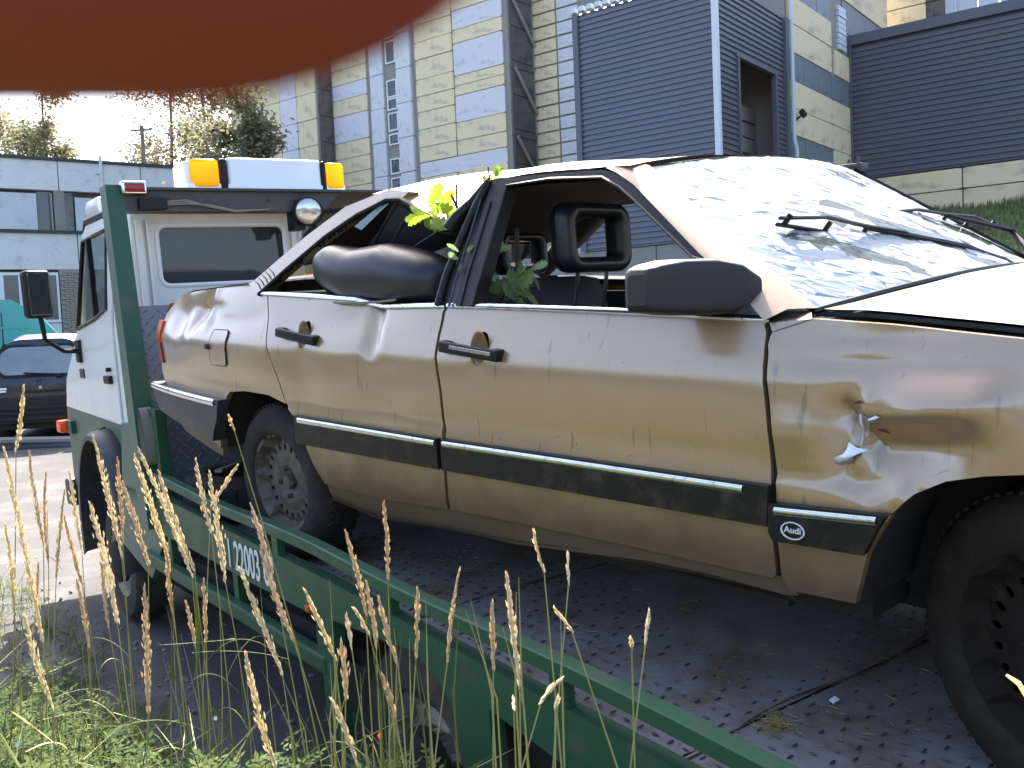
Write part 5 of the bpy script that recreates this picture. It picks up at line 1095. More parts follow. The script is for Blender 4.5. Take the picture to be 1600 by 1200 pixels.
# ---------------- underbody, wheel wells, wheels
q = MB(); q.box((1.2, 0, .30), (4.2, 1.12, .18)); q.box((1.25, 0, .25), (1.7, 1.5, .08)); q.box((-.6, 0, .5), (.9, 1.1, .3)); q.tube([(0, -.7, .27), (0, .7, .27)], .04, 8); q.tube([(2.687, -.6, .27), (2.687, .6, .27)], .03, 8); q.box((3.05, 0, .45), (.7, 1.0, .35)); q.build('underbody', 'dark', car)
q = MB(); q.box((.9, -.57, .55), (3.2, .03, .55)); q.build('inner_wing', 'dark', car)
def arch_liner(cx, prof):
    q = MB(); q.grid([[(u, y, v) for y in (SYc(u, v) + .012, -.58)] for u, v in prof]); q.build('wheel_arch', 'dark', car, smooth=50)
arch_liner(0, [(-.385, .335), (-.345, .43), (-.25, .58), (-.1, .615), (.08, .61), (.19, .59), (.27, .53), (.31, .48), (.345, .37), (.38, .25)])
arch_liner(2.687, [(2.32, .30), (2.35, .43), (2.40, .53), (2.44, .575), (2.50, .61), (2.57, .635), (2.68, .65), (2.80, .645), (2.92, .615), (3.03, .54), (3.09, .40)])
def car_wheel(x, ysgn, steer=0., tm_='tyre', rm_='rim', rw=.305):
    p = CM @ Vector((x, .79 * ysgn, 0)); l = TM.inverted() @ p; gz = (TM @ Vector((l.x, l.y, bedz(l.x)))).z; zc = gz - p.z + rw - .006
    wx_ = bpy.data.objects.new('wheel', None)
    q = MB(); q.lathe([(0, -.03), (.10, -.03), (.12, .02), (.12, .10), (0, .10)], None, 24, ax='y'); wh = q.build('wheel', 'dark', car, smooth=40); bpy.data.objects.remove(wx_)
    wh.name = 'wheel'; wh.location = (x, (.745) * ysgn, zc); wh.rotation_euler = (R(-3) * ysgn, R(rnd.uniform(0, 40)), R(steer) + (math.pi if ysgn > 0 else 0))
    q = MB(); prof = [(.178, .075), (.185, .06), (.190, -.078), (.20, -.090), (.225, -.097), (.262, -.094), (.285, -.084), (.299, -.064), (rw, -.045), (rw, .045), (.299, .064), (.285, .084), (.255, .094), (.20, .088), (.178, .075)]
    q.lathe(prof, None, 56, ax='y')
    for k in range(64):
        a = 2 * math.pi * k / 64; c, s = math.cos(a), math.sin(a)
        for o_, tw in ((-.052, .4), (-.018, -.4), (.018, .4), (.052, -.4)):
            q.box((0, 0, 0), (.011, .026, .007), rot=Matrix.Translation((c * (rw + .001), o_, s * (rw + .001))) @ Matrix.Rotation(-a, 4, 'Y') @ Matrix.Rotation(math.pi / 2, 4, 'Y') @ Matrix.Rotation(tw, 4, 'Z'))
    q.build('tyre', tm_, wh, smooth=35)
    q = MB(); dish = [(0, -.032), (.045, -.034), (.062, -.05), (.088, -.055), (.105, -.047), (.112, -.046), (.157, -.046), (.164, -.036), (.170, -.036), (.177, -.080), (.190, -.086), (.194, -.082)]
    f = lambda u, v, d: (u, lerp(dish, math.hypot(u, v)) + d, v)
    holes = []
    for k in range(20):
        a = 2 * math.pi * k / 20; hx, hz = .137 * math.cos(a), .137 * math.sin(a)
        holes.append([(hx + .0135 * math.cos(b) * math.cos(a) - .0085 * math.sin(b) * math.sin(a) * 1.1, hz + .0135 * math.cos(b) * math.sin(a) + .0085 * math.sin(b) * math.cos(a) * 1.1) for b in [2 * math.pi * t / 8 for t in range(8)]])
    plate(q, circ(0, 0, .193, n=48), holes, f, .006, g=.02)
    q.lathe([(0, -.060), (.026, -.058), (.030, -.045), (.030, -.03)], None, 16, ax='y')
    for k in range(4):
        a = 2 * math.pi * k / 4 + .4; q.lathe([(0, -.066), (.009, -.066), (.010, -.04)], Matrix.Translation((.054 * math.cos(a), 0, .054 * math.sin(a))), 6, ax='y')
    q.build('rim', rm_, wh, smooth=40)
car_wheel(0, -1); car_wheel(0, 1); car_wheel(2.687, -1, -24, 'tyre_mud', 'rim_mud'); car_wheel(2.687, 1, -24)
# ---------------- door mirror
q = MB(); P = []
def msec(x0, x1, z0, z1, y, r_=.35, n=40):
    o = []
    for k in range(n + 1):
        a = 2 * math.pi * k / n; c, s = math.cos(a), math.sin(a); o.append(((x0 + x1) / 2 + (x1 - x0) / 2 * math.copysign(abs(c) ** r_, c), y, (z0 + z1) / 2 + (z1 - z0) / 2 * math.copysign(abs(s) ** r_, s)))
    return o
# housing grows out of the window corner and reaches backwards and outwards
for (x0, x1, z0, z1, y) in ((1.93, 2.085, .905, .985, -.835), (1.91, 2.07, .900, 1.010, -.868), (1.885, 2.03, .898, 1.022, -.905), (1.868, 1.985, .900, 1.022, -.96), (1.862, 1.955, .906, 1.014, -1.005), (1.862, 1.94, .912, 1.006, -1.03), (1.875, 1.925, .925, .992, -1.038)):
    P.append(msec(x0, x1, z0, z1, y))
P = [[tuple(Vector(a).lerp(Vector(b), t)) for a, b in zip(r0, r1)] for r0, r1 in zip(P, P[1:]) for t in (0, .5)] + [P[-1]]
q.grid(P); q.add(P[-1][:-1], [tuple(range(40))]); q.add(P[0][:-1], [tuple(range(39, -1, -1))]); mir = q.build('door_mirror', 'mirror_plastic', fd, smooth=75)
q = MB(); plate(q, [(1.86, .903), (2.10, .898), (2.03, .953), (1.93, 1.018), (1.885, 1.03)], [], lambda u, v, d: (u, GY(u, v) - .012 + d, v), .02, g=.06); q.build('mirror_foot', 'mirror_plastic', mir, smooth=40)
# ---------------- padded black cushion bulging out of the rear door window
cu = thing('cushion', 'black padded vinyl cushion bulging out of the sedan\'s broken rear door window', 'cushion', CT, CROT)
q = MB(); P = []
topz = [(0, 1.055), (.04, 1.105), (.16, 1.128), (.36, 1.108), (.60, 1.118), (.80, 1.092), (.94, 1.06), (1, 1.03)]; botz = [(0, 1.03), (.05, .985), (.20, .935), (.36, .908), (.6, .90), (1, .90)]
for i in range(33):
    f = i / 32; x = .205 + .72 * f; zt_, zb = lerp(topz, f), lerp(botz, f); e = math.sqrt(max(.0, 1 - (abs(2 * f - 1)) ** 7)) * (1 if f < .9 else 1)
    hw = .11 * (.55 + .45 * math.sin(min(1, f * 2.4) * math.pi / 2)); e = max(e, .12)
    P.append([(x, -.735 + hw * e * math.cos(a) + .015 * f, (zt_ + zb) / 2 + (zt_ - zb) / 2 * math.copysign(abs(math.sin(a)) ** .8, math.sin(a)) * (1 if f > .02 else .3)) for a in [2 * math.pi * j / 28 for j in range(29)]])
q.grid(P); q.add([tuple(p) for p in P[0][:-1]], [tuple(range(28))]); q.add([tuple(p) for p in P[-1][:-1]], [tuple(range(28))])
cub = q.build('cover', 'vinyl', cu, smooth=60); sd = cub.modifiers.new('soft', 'SUBSURF'); sd.levels = 1; sd.render_levels = 1
q = MB(); q.tube([(.30 + .5 * k / 10, -.842 + .01 * math.sin(k), .935 - .012 * math.sin(k * .3)) for k in range(11)], .004, 5); q.build('seam', 'strap', cu)
# ---------------- oak twigs caught in the wreck
def leaf_mesh(L=.075):
    n = 9; vs = []; fs = []
    half = [(0, .004), (.10, .012), (.20, .030), (.27, .020), (.36, .045), (.45, .026), (.56, .052), (.66, .032), (.76, .044), (.86, .026), (.94, .024), (1.0, .006)]
    for s in (1, -1):
        for t, w_ in half: vs.append((t * L, s * w_ * L * 6.2 * .9, .06 * L * math.sin(t * 3) + .4 * w_ * L * (1 if t < .7 else .3)))
    vs += [(t * L, 0, .05 * L * math.sin(t * 3) - .0) for t, w_ in half]; m_ = len(half)
    for i in range(m_ - 1): fs.append((2 * m_ + i, 2 * m_ + i + 1, i + 1, i)); fs.append((m_ + i, m_ + i + 1, 2 * m_ + i + 1, 2 * m_ + i))
    me = bpy.data.meshes.new('leaf'); me.from_pydata(vs, [], fs); return me
LEAF = leaf_mesh(); LEAF.materials.append(M['oak']); LEAF2 = LEAF.copy(); LEAF2.materials.clear(); LEAF2.materials.append(M['oak_lime'])
def sprig(label, path, leaves, lm, seed):
    rr = random.Random(seed); s = thing('oak_sprig', label, 'oak twig', CT, CROT, None)
    q = MB(); q.tube(path, [.004 * (1 - .6 * k / len(path)) for k in range(len(path))], 5); q.build('twig', 'twig', s)
    for (x, y, z, sc, rz, ry, rx) in leaves:
        o = link('leaf', lm, s); o.location = (x, y, z); o.rotation_euler = (R(rx), R(ry), R(rz)); o.scale = (sc, sc, sc)
    return s
def rl(n, c, sp_, sc, seed, face=90):
    rr = random.Random(seed); return [(c[0] + rr.gauss(0, sp_[0]), c[1] + rr.gauss(0, sp_[1]), c[2] + rr.gauss(0, sp_[2]), sc * rr.uniform(.7, 1.2), rr.uniform(0, 360), rr.uniform(-50, 50), rr.uniform(face - 50, face + 30)) for _ in range(n)]
sprig('lime green oak leaves hanging over the crushed roof edge above the rear door', [(.90, -.66, 1.285), (.915, -.675, 1.24), (.93, -.69, 1.19), (.91, -.70, 1.14)], rl(10, (.815, -.69, 1.215), (.026, .012, .016), 1.25, 3), LEAF2, 1)
sprig('few small oak leaves standing on the roof at the top of the door pillar', [(1.0, -.63, 1.25), (1.03, -.64, 1.30), (1.08, -.63, 1.32)], rl(6, (1.045, -.64, 1.298), (.03, .012, .012), .55, 5), LEAF2, 2)
sprig('dark green oak twig inside the front door window below the headrest', [(1.10, -.70, .91), (1.17, -.70, .96), (1.22, -.68, 1.02), (1.30, -.68, .99)], rl(18, (1.17, -.70, .97), (.055, .02, .034), 1.35, 8), LEAF, 3)
sprig('two oak leaves pressed against the grey door pillar', [(1.06, -.80, 1.0), (1.065, -.79, 1.02)], rl(3, (1.075, -.815, 1.035), (.006, .004, .014), .55, 11), LEAF, 4)
for k, (a, b, lab) in enumerate([((.89, -.675, 1.255), (.955, -.69, 1.15), 'bare dark twig poking up from the lime leaves on the roof edge'), ((.985, -.60, 1.335), (1.0, -.62, 1.25), 'thin bare twig standing on the roof beside the door pillar')]):
    q = MB(); q.tube([a, Vector(a).lerp(Vector(b), .5) + Vector((.006, 0, .004)), b], [.003, .0055, .007] if k == 0 else [.002, .003, .003], 6); o = q.build('bare_twig', 'twig', smooth=50); o.matrix_world = CM; tag(o, lab, 'twig')
# ------------------------------------------------------------------ vehicles parked behind the truck
def small_car(name, label, X, Yp, rz, paint, h=1.60, front_kind=False):
    t = thing(name, label, 'car', (X, Yp, ground_z(X, Yp)), (0, 0, rz))         # local y runs from the tail forwards, z up
    secs = [(-.02, .84, .80), (.03, .97, .815), (.13, 1.24, .80), (.26, h - .08, .79), (.5, h, .79), (1.2, h, .80), (2.1, h - .06, .80), (2.5, 1.3, .81), (2.9, 1.0, .82), (3.4, .88, .80), (3.65, .72, .74), (3.7, .5, .65)]
    P = []
    for y, top, w_ in secs:
        row = []
        for k in range(25):
            f = -1 + 2 * k / 24; z = .28
            a = math.pi * (k / 24); xx = -math.cos(a); zz = math.sin(a)
            hx = math.copysign(abs(xx) ** .32, xx); hz = zz ** .45 if zz > 0 else 0
            z = .28 + (top - .28) * hz; tap = 1 - .24 * max(0, (z - .95) / .6) ** 1.1; row.append((hx * w_ * tap, y, z))
        P.append(row)
    q = MB(); q.grid(P); q.add([p for p in P[0]], [tuple(range(25))]); q.add([p for p in P[-1]], [tuple(range(24, -1, -1))]); q.build('body', paint, t, smooth=35)
    sl = lambda v: -.02 + lerp([(.84, 0), (.97, .05), (1.24, .15), (1.52, .28)], v)
    win = rrect(-.58, 1.0, .58, 1.42, .16, 5)
    q = MB(); plate(q, [(u * (1 - .12 * (v - 1.0)), v) for u, v in win], [], lambda u, v, d: (u, sl(v) - .012 + d, v), .02, g=.12); rw = q.build('rear_window', 'hatch_glass' if not front_kind else 'pane', t, smooth=30)
    q = MB(); plate(q, rrect(-.62, .955, .62, 1.46, .17, 5), [win], lambda u, v, d: (u, sl(v) - .006 + d, v), .015, g=.12); q.build('window_surround', 'rubber', t, smooth=30)
    q = MB(); 
    for dx, sc in ((-.25, 1), (.27, .9)): q.box((dx, .55, 1.08), (.42 * sc, .12, .42), bev=.05)
    q.build('rear_seat', 'strap', t, smooth=40)
    q = MB(); q.box((.05, sl(1.0) - .035, 1.005), (.5, .02, .028), rot=Euler((0, R(4), 0)), bev=.008); q.box((.30, sl(.97) - .03, .975), (.09, .04, .05), bev=.012); q.build('rear_wiper', 'rubber', t)
    q = MB(); q.tube([(.045, sl(.9) - .012, .925), (-.035, sl(.9) - .014, .905), (.04, sl(.88) - .014, .885), (-.045, sl(.86) - .012, .86)], .014, 6, flat=.5); q.build('emblem', 'chrome', t)
    q = MB(); q.box((.04, sl(.8) - .012, .80), (.045, .012, .04), bev=.008); q.build('lock', 'chrome', t)
    for z, nm in ((.80, 'sticker'), (.76, 'sticker')):
        q = MB(); q.box((-.56 + (.78 - z) * .2, sl(.84) - .028, z), (.26 if z > .78 else .22, .006, .03)); q.build(nm, 'decal', t)
    q = MB(); q.box((.10, sl(.84) - .02, .74), (.55, .02, .035), bev=.008); q.build('plate_recess', 'rubber', t)
    q = MB(); q.box((0, -.035, .46), (1.55, .05, .40), bev=.02); q.box((0, 1.0, .24), (1.5, 1.9, .14)); q.box((-.1, -.07, .50), (1.1, .03, .05), bev=.008); q.box((-.1, -.075, .42), (.9, .03, .04), bev=.008); q.box((.0, -.06, .33), (1.5, .06, .05), bev=.02); q.build('bumper_frame', 'dark', t)
    for s in (-1, 1):
        q = MB(); q.box((s * .73, sl(.95), .98), (.14, .10, .34), bev=.03); q.build('tail_lamp', 'red', t, smooth=40)
        for yy in (.62, 3.0):
            q = MB(); q.lathe([(0, -.02), (.16, -.02), (.19, .01), (.29, 0), (.30, .04), (.30, .16), (.28, .19), (0, .19)], Matrix.Translation((s * .80, yy, .30)) @ Matrix.Rotation(R(-90 if s < 0 else 90), 4, 'Z'), 24, ax='y'); q.build('wheel', 'tyre', t, smooth=35)
        q = MB(); plate(q, [(.5, 1.02), (2.35, 1.02), (2.05, h - .14), (.5, h - .14)], [], lambda u, v, d: (s * (.80 * (1 - .24 * ((v - .95) / .6) ** 1.1) + .012 - d), u, v), .02, g=.3); q.build('side_window', 'pane', t)
    return t
p = at(66, 690, 14.4); small_car('hatchback', 'black hatchback with its rear bumper missing parked at the left edge', p.x, 14.4, R(9), 'black_car', 1.62)
p = at(104, 560, 19.5); small_car('white_car', 'white car half hidden behind the truck mirror', p.x, 19.5, R(-62), 'white', 1.45, True)
p = at(60, 676, 14.25); q = MB(); q.box((0, 0, .08), (2.2, .16, .05), rot=Euler((R(8), R(2), R(4))), bev=.006); o = q.build('plank', 'plank'); o.location = (p.x, 13.95, ground_z(p.x, 13.95)); tag(o, 'pale plank lying on the ground under the tail of the black hatchback', 'plank')
p = at(116, 500, 21.5)
vn = thing('van', 'teal delivery van standing behind the black hatchback', 'van', (p.x, 21.5, ground_z(p.x, 21.5)), (0, 0, R(24)))
vt = at(40, 469, 21.5).z - ground_z(p.x, 21.5)
q = MB(); prof = [(.0, .9), (-.12, 1.35), (-.75, vt - .32), (-1.25, vt), (-5.2, vt), (-5.3, vt - .3), (-5.3, .45), (.0, .45)]
plate(q, prof, [], lambda u, v, d: (u, d, v), 1.9); q.build('body', 'teal', vn)
q = MB(); q.box((-3.0, -.012, vt - .62), (4.2, .02, .05), bev=.005); q.box((-3.0, -.012, 1.05), (4.2, .02, .06), bev=.005); q.build('side_rib', 'teal', vn)
for x in (-1.45, -2.6, -4.0):
    q = MB(); q.box((x, -.004, 1.35), (.02, .012, 1.6)); q.build('panel_gap', 'rubber', vn)
for x in (-.95, -4.3):
    for s in (0, 1.72):
        q = MB(); q.lathe([(0, -.01), (.2, -.01), (.34, 0), (.35, .05), (.35, .18), (0, .18)], Matrix.Translation((x, s, .35)), 24, ax='y'); q.build('wheel', 'tyre', vn, smooth=35)

# ------------------------------------------------------------------ trees beyond the roofs
def tree(name, label, px, D, ztop, wdt, nleaf, lm, seed, dens=.5, lsz=.115, zlow=.25):
    rr = random.Random(seed); b = at(px, 545, D); t = thing(name, label, 'tree', (b.x, D, 0), (0, 0, 0), 'trees beyond the buildings'); H = ztop
    q = MB(); tp = [(0.25 * math.sin(k * .9 + seed) * k / 8, .1 * math.cos(k + seed), H * .97 * k / 8) for k in range(9)]; q.tube(tp, [.20 * (1 - k / 8.6) ** .8 for k in range(9)], 7); tips = []
    for k in range(26):
        f = rr.uniform(zlow, .95); i = min(7, int(f * 8)); base = Vector(tp[i]).lerp(Vector(tp[i + 1]), f * 8 - i); a = rr.random() * 6.28; L = wdt * (1.15 - .45 * f) * rr.uniform(.5, 1.1)
        d = Vector((math.cos(a), math.sin(a), rr.uniform(.35, 1.0))) * L; m1 = base + d * .5 + Vector((0, 0, .05 * L)); e = base + d + Vector((0, 0, -.10 * L))
        q.tube([base, m1, e], [.05 * (1.1 - f), .03 * (1.1 - f), .008], 5)
        for j in range(8): s_ = rr.uniform(.3, 1.05); tips.append((base.lerp(e, s_), L * .26))
    q.build('trunk', 'bark', t, smooth=60)
    q = MB(); tips = [x for x in tips if rr.random() < .8]
    for k in range(nleaf):
        c, r_ = rr.choice(tips); p = c + Vector((rr.gauss(0, r_), rr.gauss(0, r_), rr.gauss(-.25 * r_, r_ * .9))); u = Vector((rr.gauss(0, 1), rr.gauss(0, 1), rr.gauss(0, .6))).normalized() * lsz * rr.uniform(.5, 1.2); v = u.cross(Vector((rr.gauss(0, 1), rr.gauss(0, 1), rr.gauss(0, 1)))).normalized() * lsz * .45
        q.add([p - u, p + v, p + u, p - v], [(0, 1, 2, 3)], 0 if rr.random() < .7 else 1)
    q.build('crown', [lm, 'leaf_b'], t, smooth='keep')
def tz(px, py, D): return at(px, py, D).z
tree('birch_tree', 'open birch crown showing above the workshop roof at its left end', 30, 46, tz(30, 150, 46), 3.0, 12000, 'leaf_a', 3)
tree('birch_tree', 'slim birch left of the gap of bright sky above the workshop roof', 98, 45, tz(98, 90, 45), 2.3, 12000, 'leaf_a', 5)
tree('birch_tree', 'reddish brown birch just right of the thin pole', 285, 47, tz(285, 60, 47), 2.6, 13000, 'leaf_b', 8)
tree('birch_tree', 'thin birch between the reddish birch and the factory corner', 338, 47, tz(338, 70, 47), 2.0, 9000, 'leaf_b', 9)
tree('willow_tree', 'dense olive green tree against the yellow factory behind the light bar', 408, 30, tz(408, 110, 30), 1.9, 13000, 'leaf_a', 12, lsz=.11, zlow=.35)
p = at(228, 300, 44); q = MB(); q.tube([(0, 0, 0), (0, 0, tz(228, 196, 44))], .085, 8); q.box((0, 0, tz(228, 203, 44)), (.9, .08, .08)); o = q.build('utility_pole', 'bark'); o.location = (p.x, 44, 0); tag(o, 'thin dark pole rising above the workshop roof between the birches', 'pole')
# unseen bushes added behind the camera to darken the reflections in the paint
q = MB(); rr = random.Random(4)
for k in range(5200):
    a = R(rr.uniform(150, 395)); d = rr.uniform(17, 22); hh = 3.6 + 1.6 * noise.noise(Vector((a * 4, 0, 0))); z = rr.uniform(0, 1) * hh; pz = 1.1; pt = Vector((math.cos(a) * d, math.sin(a) * d, z)); u = Vector((rr.gauss(0, 1), rr.gauss(0, 1), rr.gauss(0, 1))).normalized() * .55; v = u.cross(Vector((rr.gauss(0, 1), rr.gauss(0, 1), rr.gauss(0, 1)))).normalized() * .4
    q.add([pt - u, pt + v, pt + u, pt - v], [(0, 1, 2, 3)])
# (kept low and broken so the open sky stays above it)
hd = q.build('reflection_bushes', 'leaf_a', kind='stuff', smooth='keep'); tag(hd, 'unseen bushes added behind the photographer to darken reflections in the paint', 'bushes')

# ------------------------------------------------------------------ grass and weeds of the verge
def spike(mb, A, B, wd, rr, kind=0, mi=0):
    """a dry ear from its tip A down to B made of small spikelets"""
    A, B = Vector(A), Vector(B); ax_ = (A - B); L = ax_.length; ax_.normalize(); s1 = ax_.cross(Vector((.2, 1, .1))).normalized(); s2 = ax_.cross(s1)
    n = int(L / (.0010 if kind == 0 else .0020)); bow = s1 * rr.uniform(-.03, .03) * L
    for k in range(n):
        f = k / n; a = rr.random() * 6.28; pr = (min(1, f * 5) ** .7) * (.45 + .55 * (1 - f)) if f < .9 else .5 * (1 - f) * 5
        lump = .62 + .55 * max(0, math.sin(f * L * 330 + 1.3)); r_ = wd * pr * rr.uniform(.15, 1.) * lump
        r_ = wd * .62 * (min(1, (1 - f) * 3.) ** .6) * (.35 + .65 * min(1, f * 3)) * rr.uniform(.05, 1.) * lump
        c = B + ax_ * (f * L) + (s1 * math.cos(a) + s2 * math.sin(a)) * r_ + bow * 4 * f * (1 - f); l = rr.uniform(.0055, .0095); d = (ax_ * 1.0 + (s1 * math.cos(a) + s2 * math.sin(a)) * rr.uniform(.02, .3)).normalized() * l
        t = d.cross(s2 + s1 * .3).normalized() * rr.uniform(.0014, .0023); u = d.cross(t).normalized() * t.length
        mb.add([c - d, c + t, c + u, c - t, c - u, c + d], [(0, 1, 2), (0, 2, 3), (0, 3, 4), (0, 4, 1), (5, 2, 1), (5, 3, 2), (5, 4, 3), (5, 1, 4)], mi)
EARS = [ # tip, foot of ear, foot of stalk (picture), distance, half width in mm, browner
 ((37, 603), (25, 705), (14, 1130), 2.5, 5.5, 0), ((6, 700), (66, 1000), (88, 1120), 2.1, 8, 0), ((46, 706), (68, 850), (60, 1130), 2.6, 6, 1), ((72, 738), (76, 880), (66, 1140), 2.7, 5, 1), ((101, 766), (88, 900), (84, 1130), 2.6, 5, 1),
 ((38, 962), (82, 1105), (96, 1170), 1.9, 6, 0), ((108, 735), (128, 860), (140, 1120), 2.7, 6, 0), ((100, 806), (128, 912), (150, 1120), 2.5, 6.5, 1), ((140, 786), (183, 972), (205, 1150), 2.0, 8.5, 0), ((146, 682), (190, 870), (212, 1110), 2.4, 6.5, 0),
 ((183, 716), (192, 850), (205, 1120), 2.6, 6, 1), ((192, 754), (232, 880), (232, 1130), 2.3, 8, 1), ((210, 712), (262, 872), (285, 1140), 2.2, 8, 0), ((216, 700), (300, 900), (330, 1130), 2.4, 6.5, 0), ((248, 737), (304, 890), (352, 1190), 2.1, 6.5, 0),
 ((226, 915), (232, 1110), (236, 1160), 1.9, 7.5, 1), ((306, 718), (330, 830), (352, 1110), 2.2, 6, 0), ((371, 727), (330, 790), (322, 1090), 2.3, 4, 0), ((327, 738), (352, 908), (385, 1180), 2.0, 8, 0), ((392, 788), (425, 892), (470, 1130), 2.0, 5.5, 1), ((408, 860), (458, 998), (520, 1190), 1.95, 7, 1),
 ((375, 888), (441, 1052), (452, 1190), 1.9, 6, 0), ((384, 1020), (430, 1196), (438, 1230), 1.6, 6.5, 0), ((476, 922), (524, 1030), (535, 1200), 1.7, 5.5, 0), ((533, 1002), (540, 1090), (542, 1230), 1.55, 8.5, 1), ((541, 962), (549, 1010), (575, 1215), 1.6, 4, 0), ((518, 1093), (558, 1195), (566, 1230), 1.5, 5.5, 0),
 ((540, 831), (572, 960), (592, 1210), 1.7, 5, 1), ((572, 910), (588, 1010), (604, 1210), 1.65, 5, 1), ((599, 787), (606, 905), (622, 1210), 1.7, 4.5, 1), ((592, 935), (620, 1035), (628, 1210), 1.6, 5, 1), ((553, 951), (577, 992), (650, 1210), 1.6, 3.6, 0), ((598, 1055), (618, 1120), (640, 1230), 1.5, 4.5, 1),
 ((652, 920), (650, 1026), (646, 1210), 1.6, 4, 1), ((718, 890), (699, 1034), (682, 1210), 1.55, 3.4, 1), ((769, 941), (771, 1044), (767, 1215), 1.45, 4, 1), ((791, 898), (812, 1068), (812, 1230), 1.3, 4.6, 0), ((834, 829), (850, 892), (866, 1080), 1.45, 3.4, 0), ((887, 864), (889, 908), (868, 1220), 1.4, 3.2, 0),
 ((866, 950), (893, 985), (976, 1230), 1.3, 3.2, 0), ((1015, 955), (1009, 1001), (960, 1230), 1.2, 3.0, 0), ((984, 996), (987, 1011), (1000, 1230), 1.2, 2.4, 0), ((877, 1060), (846, 1096), (806, 1225), 1.25, 3.2, 0), ((872, 1088), (868, 1104), (864, 1230), 1.2, 2.4, 0), ((802, 1090), (803, 1106), (800, 1230), 1.25, 2.4, 1),
 ((262, 850), (270, 960), (300, 1150), 2.3, 6, 1), ((158, 850), (170, 980), (190, 1140), 2.4, 5, 1), ((8, 820), (22, 950), (30, 1130), 2.4, 5.5, 0), ((120, 905), (140, 1010), (150, 1150), 2.3, 4.5, 1), ((318, 905), (322, 1000), (330, 1150), 2.2, 5, 1), ((290, 940), (305, 1010), (320, 1150), 2.3, 4.5, 1), ((60, 880), (52, 990), (52, 1130), 2.3, 4, 1)]
EL = ['tall slender dry stalk furthest left whose ear rises over the black hatchback',
 'thick drooping straw ear at the left edge of the photo',
 'brownish ear beside the tall one, before the lit yard at the left',
 'narrow brown ear second right of the tall stalk before the lit yard',
 'thin brown ear third right of the tall stalk before the lit yard',
 'pale thick ear low over the weeds near the left edge', "feathery ear rising just left of the truck's black mudguard",
 'short dark feathery ear leaning right, left of the mudguard',
 'big bright straw ear leaning right across the foot of the mudguard',
 'yellowish ear crossing the black mudguard from its top',
 'thin brown ear before the pale green cab side, with the sharp tip',
 'broad brown ear before the bottom of the pale green gusset',
 'big bright ear leaning over the foot of the green headboard post',
 'slender bright ear with the highest tip over the spare tyre side',
 'straw ear leaning over the front end of the deck rail',
 'thick brown upright ear low over the weeds, left of the shaded yard',
 'left ear of the bright V-shaped pair before the spare tyre',
 'short right-leaning tip of the V-shaped pair before the spare tyre',
 'thickest hanging ear of the V-shaped clump left of the painted number',
 'reddish brown ear hanging before the painted number',
 'brown ear below the painted number, leaning right',
 'straw ear leaning right under the side beam below the number',
 'pale ear low before the shaded yard, cut by the bottom edge',
 'pale ear leaning left of the green leg of the beam',
 'thick short golden ear bundle before the green beam leg',
 'small ear standing above the golden bundle',
 'short pale ear at the bottom edge under the golden bundle',
 'brown ear whose tip reaches the guard rail before the deck',
 'brown ear just below the guard rail, left of the tall central one',
 'tall straight brown ear rising above the guard rail over the deck',
 'brown ear below the tall straight central ear', "small bent ear beside the truck's dark wheel cut-out", "faint brown ear before the truck's rear wheel rim", "slim grey brown ear before the truck's rear mudguard panel",
 'very slender ear rising above the rail in mid deck',
 'brown fuzzy ear before the rail, right of the very slender one',
 'bright reddish gold ear before the green beam, right of the fuzzy one',
 'pale knotty ear highest over the deck, left of two',
 'pale knotty ear upright over the deck, right of two',
 'pale ear nodding to the left over the guard rail',
 'pale small ear standing alone over the tread plate at right',
 'tiny ear left of the lone one over the tread plate',
 'small ear leaning right near the bottom edge before the beam',
 'tiny hooked ear beside the small leaning one at the bottom',
 'tiny ear left of the hooked one at the bottom edge',
 'brown ear hidden among stems under the pale gusset', "narrow brown ear behind the big bright ear at the mudguard's foot",
 'pale ear low beside the left edge above the weeds',
 'thin brown ear before the shaded yard left of the truck',
 'brown ear below the side guard left of the V-shaped clump',
 'dark brown ear low under the side guard in front of the yard',
 'thin brown ear standing in the clump above the left weeds']
rr = random.Random(21)
SG = 'dry grass stalks on the verge'
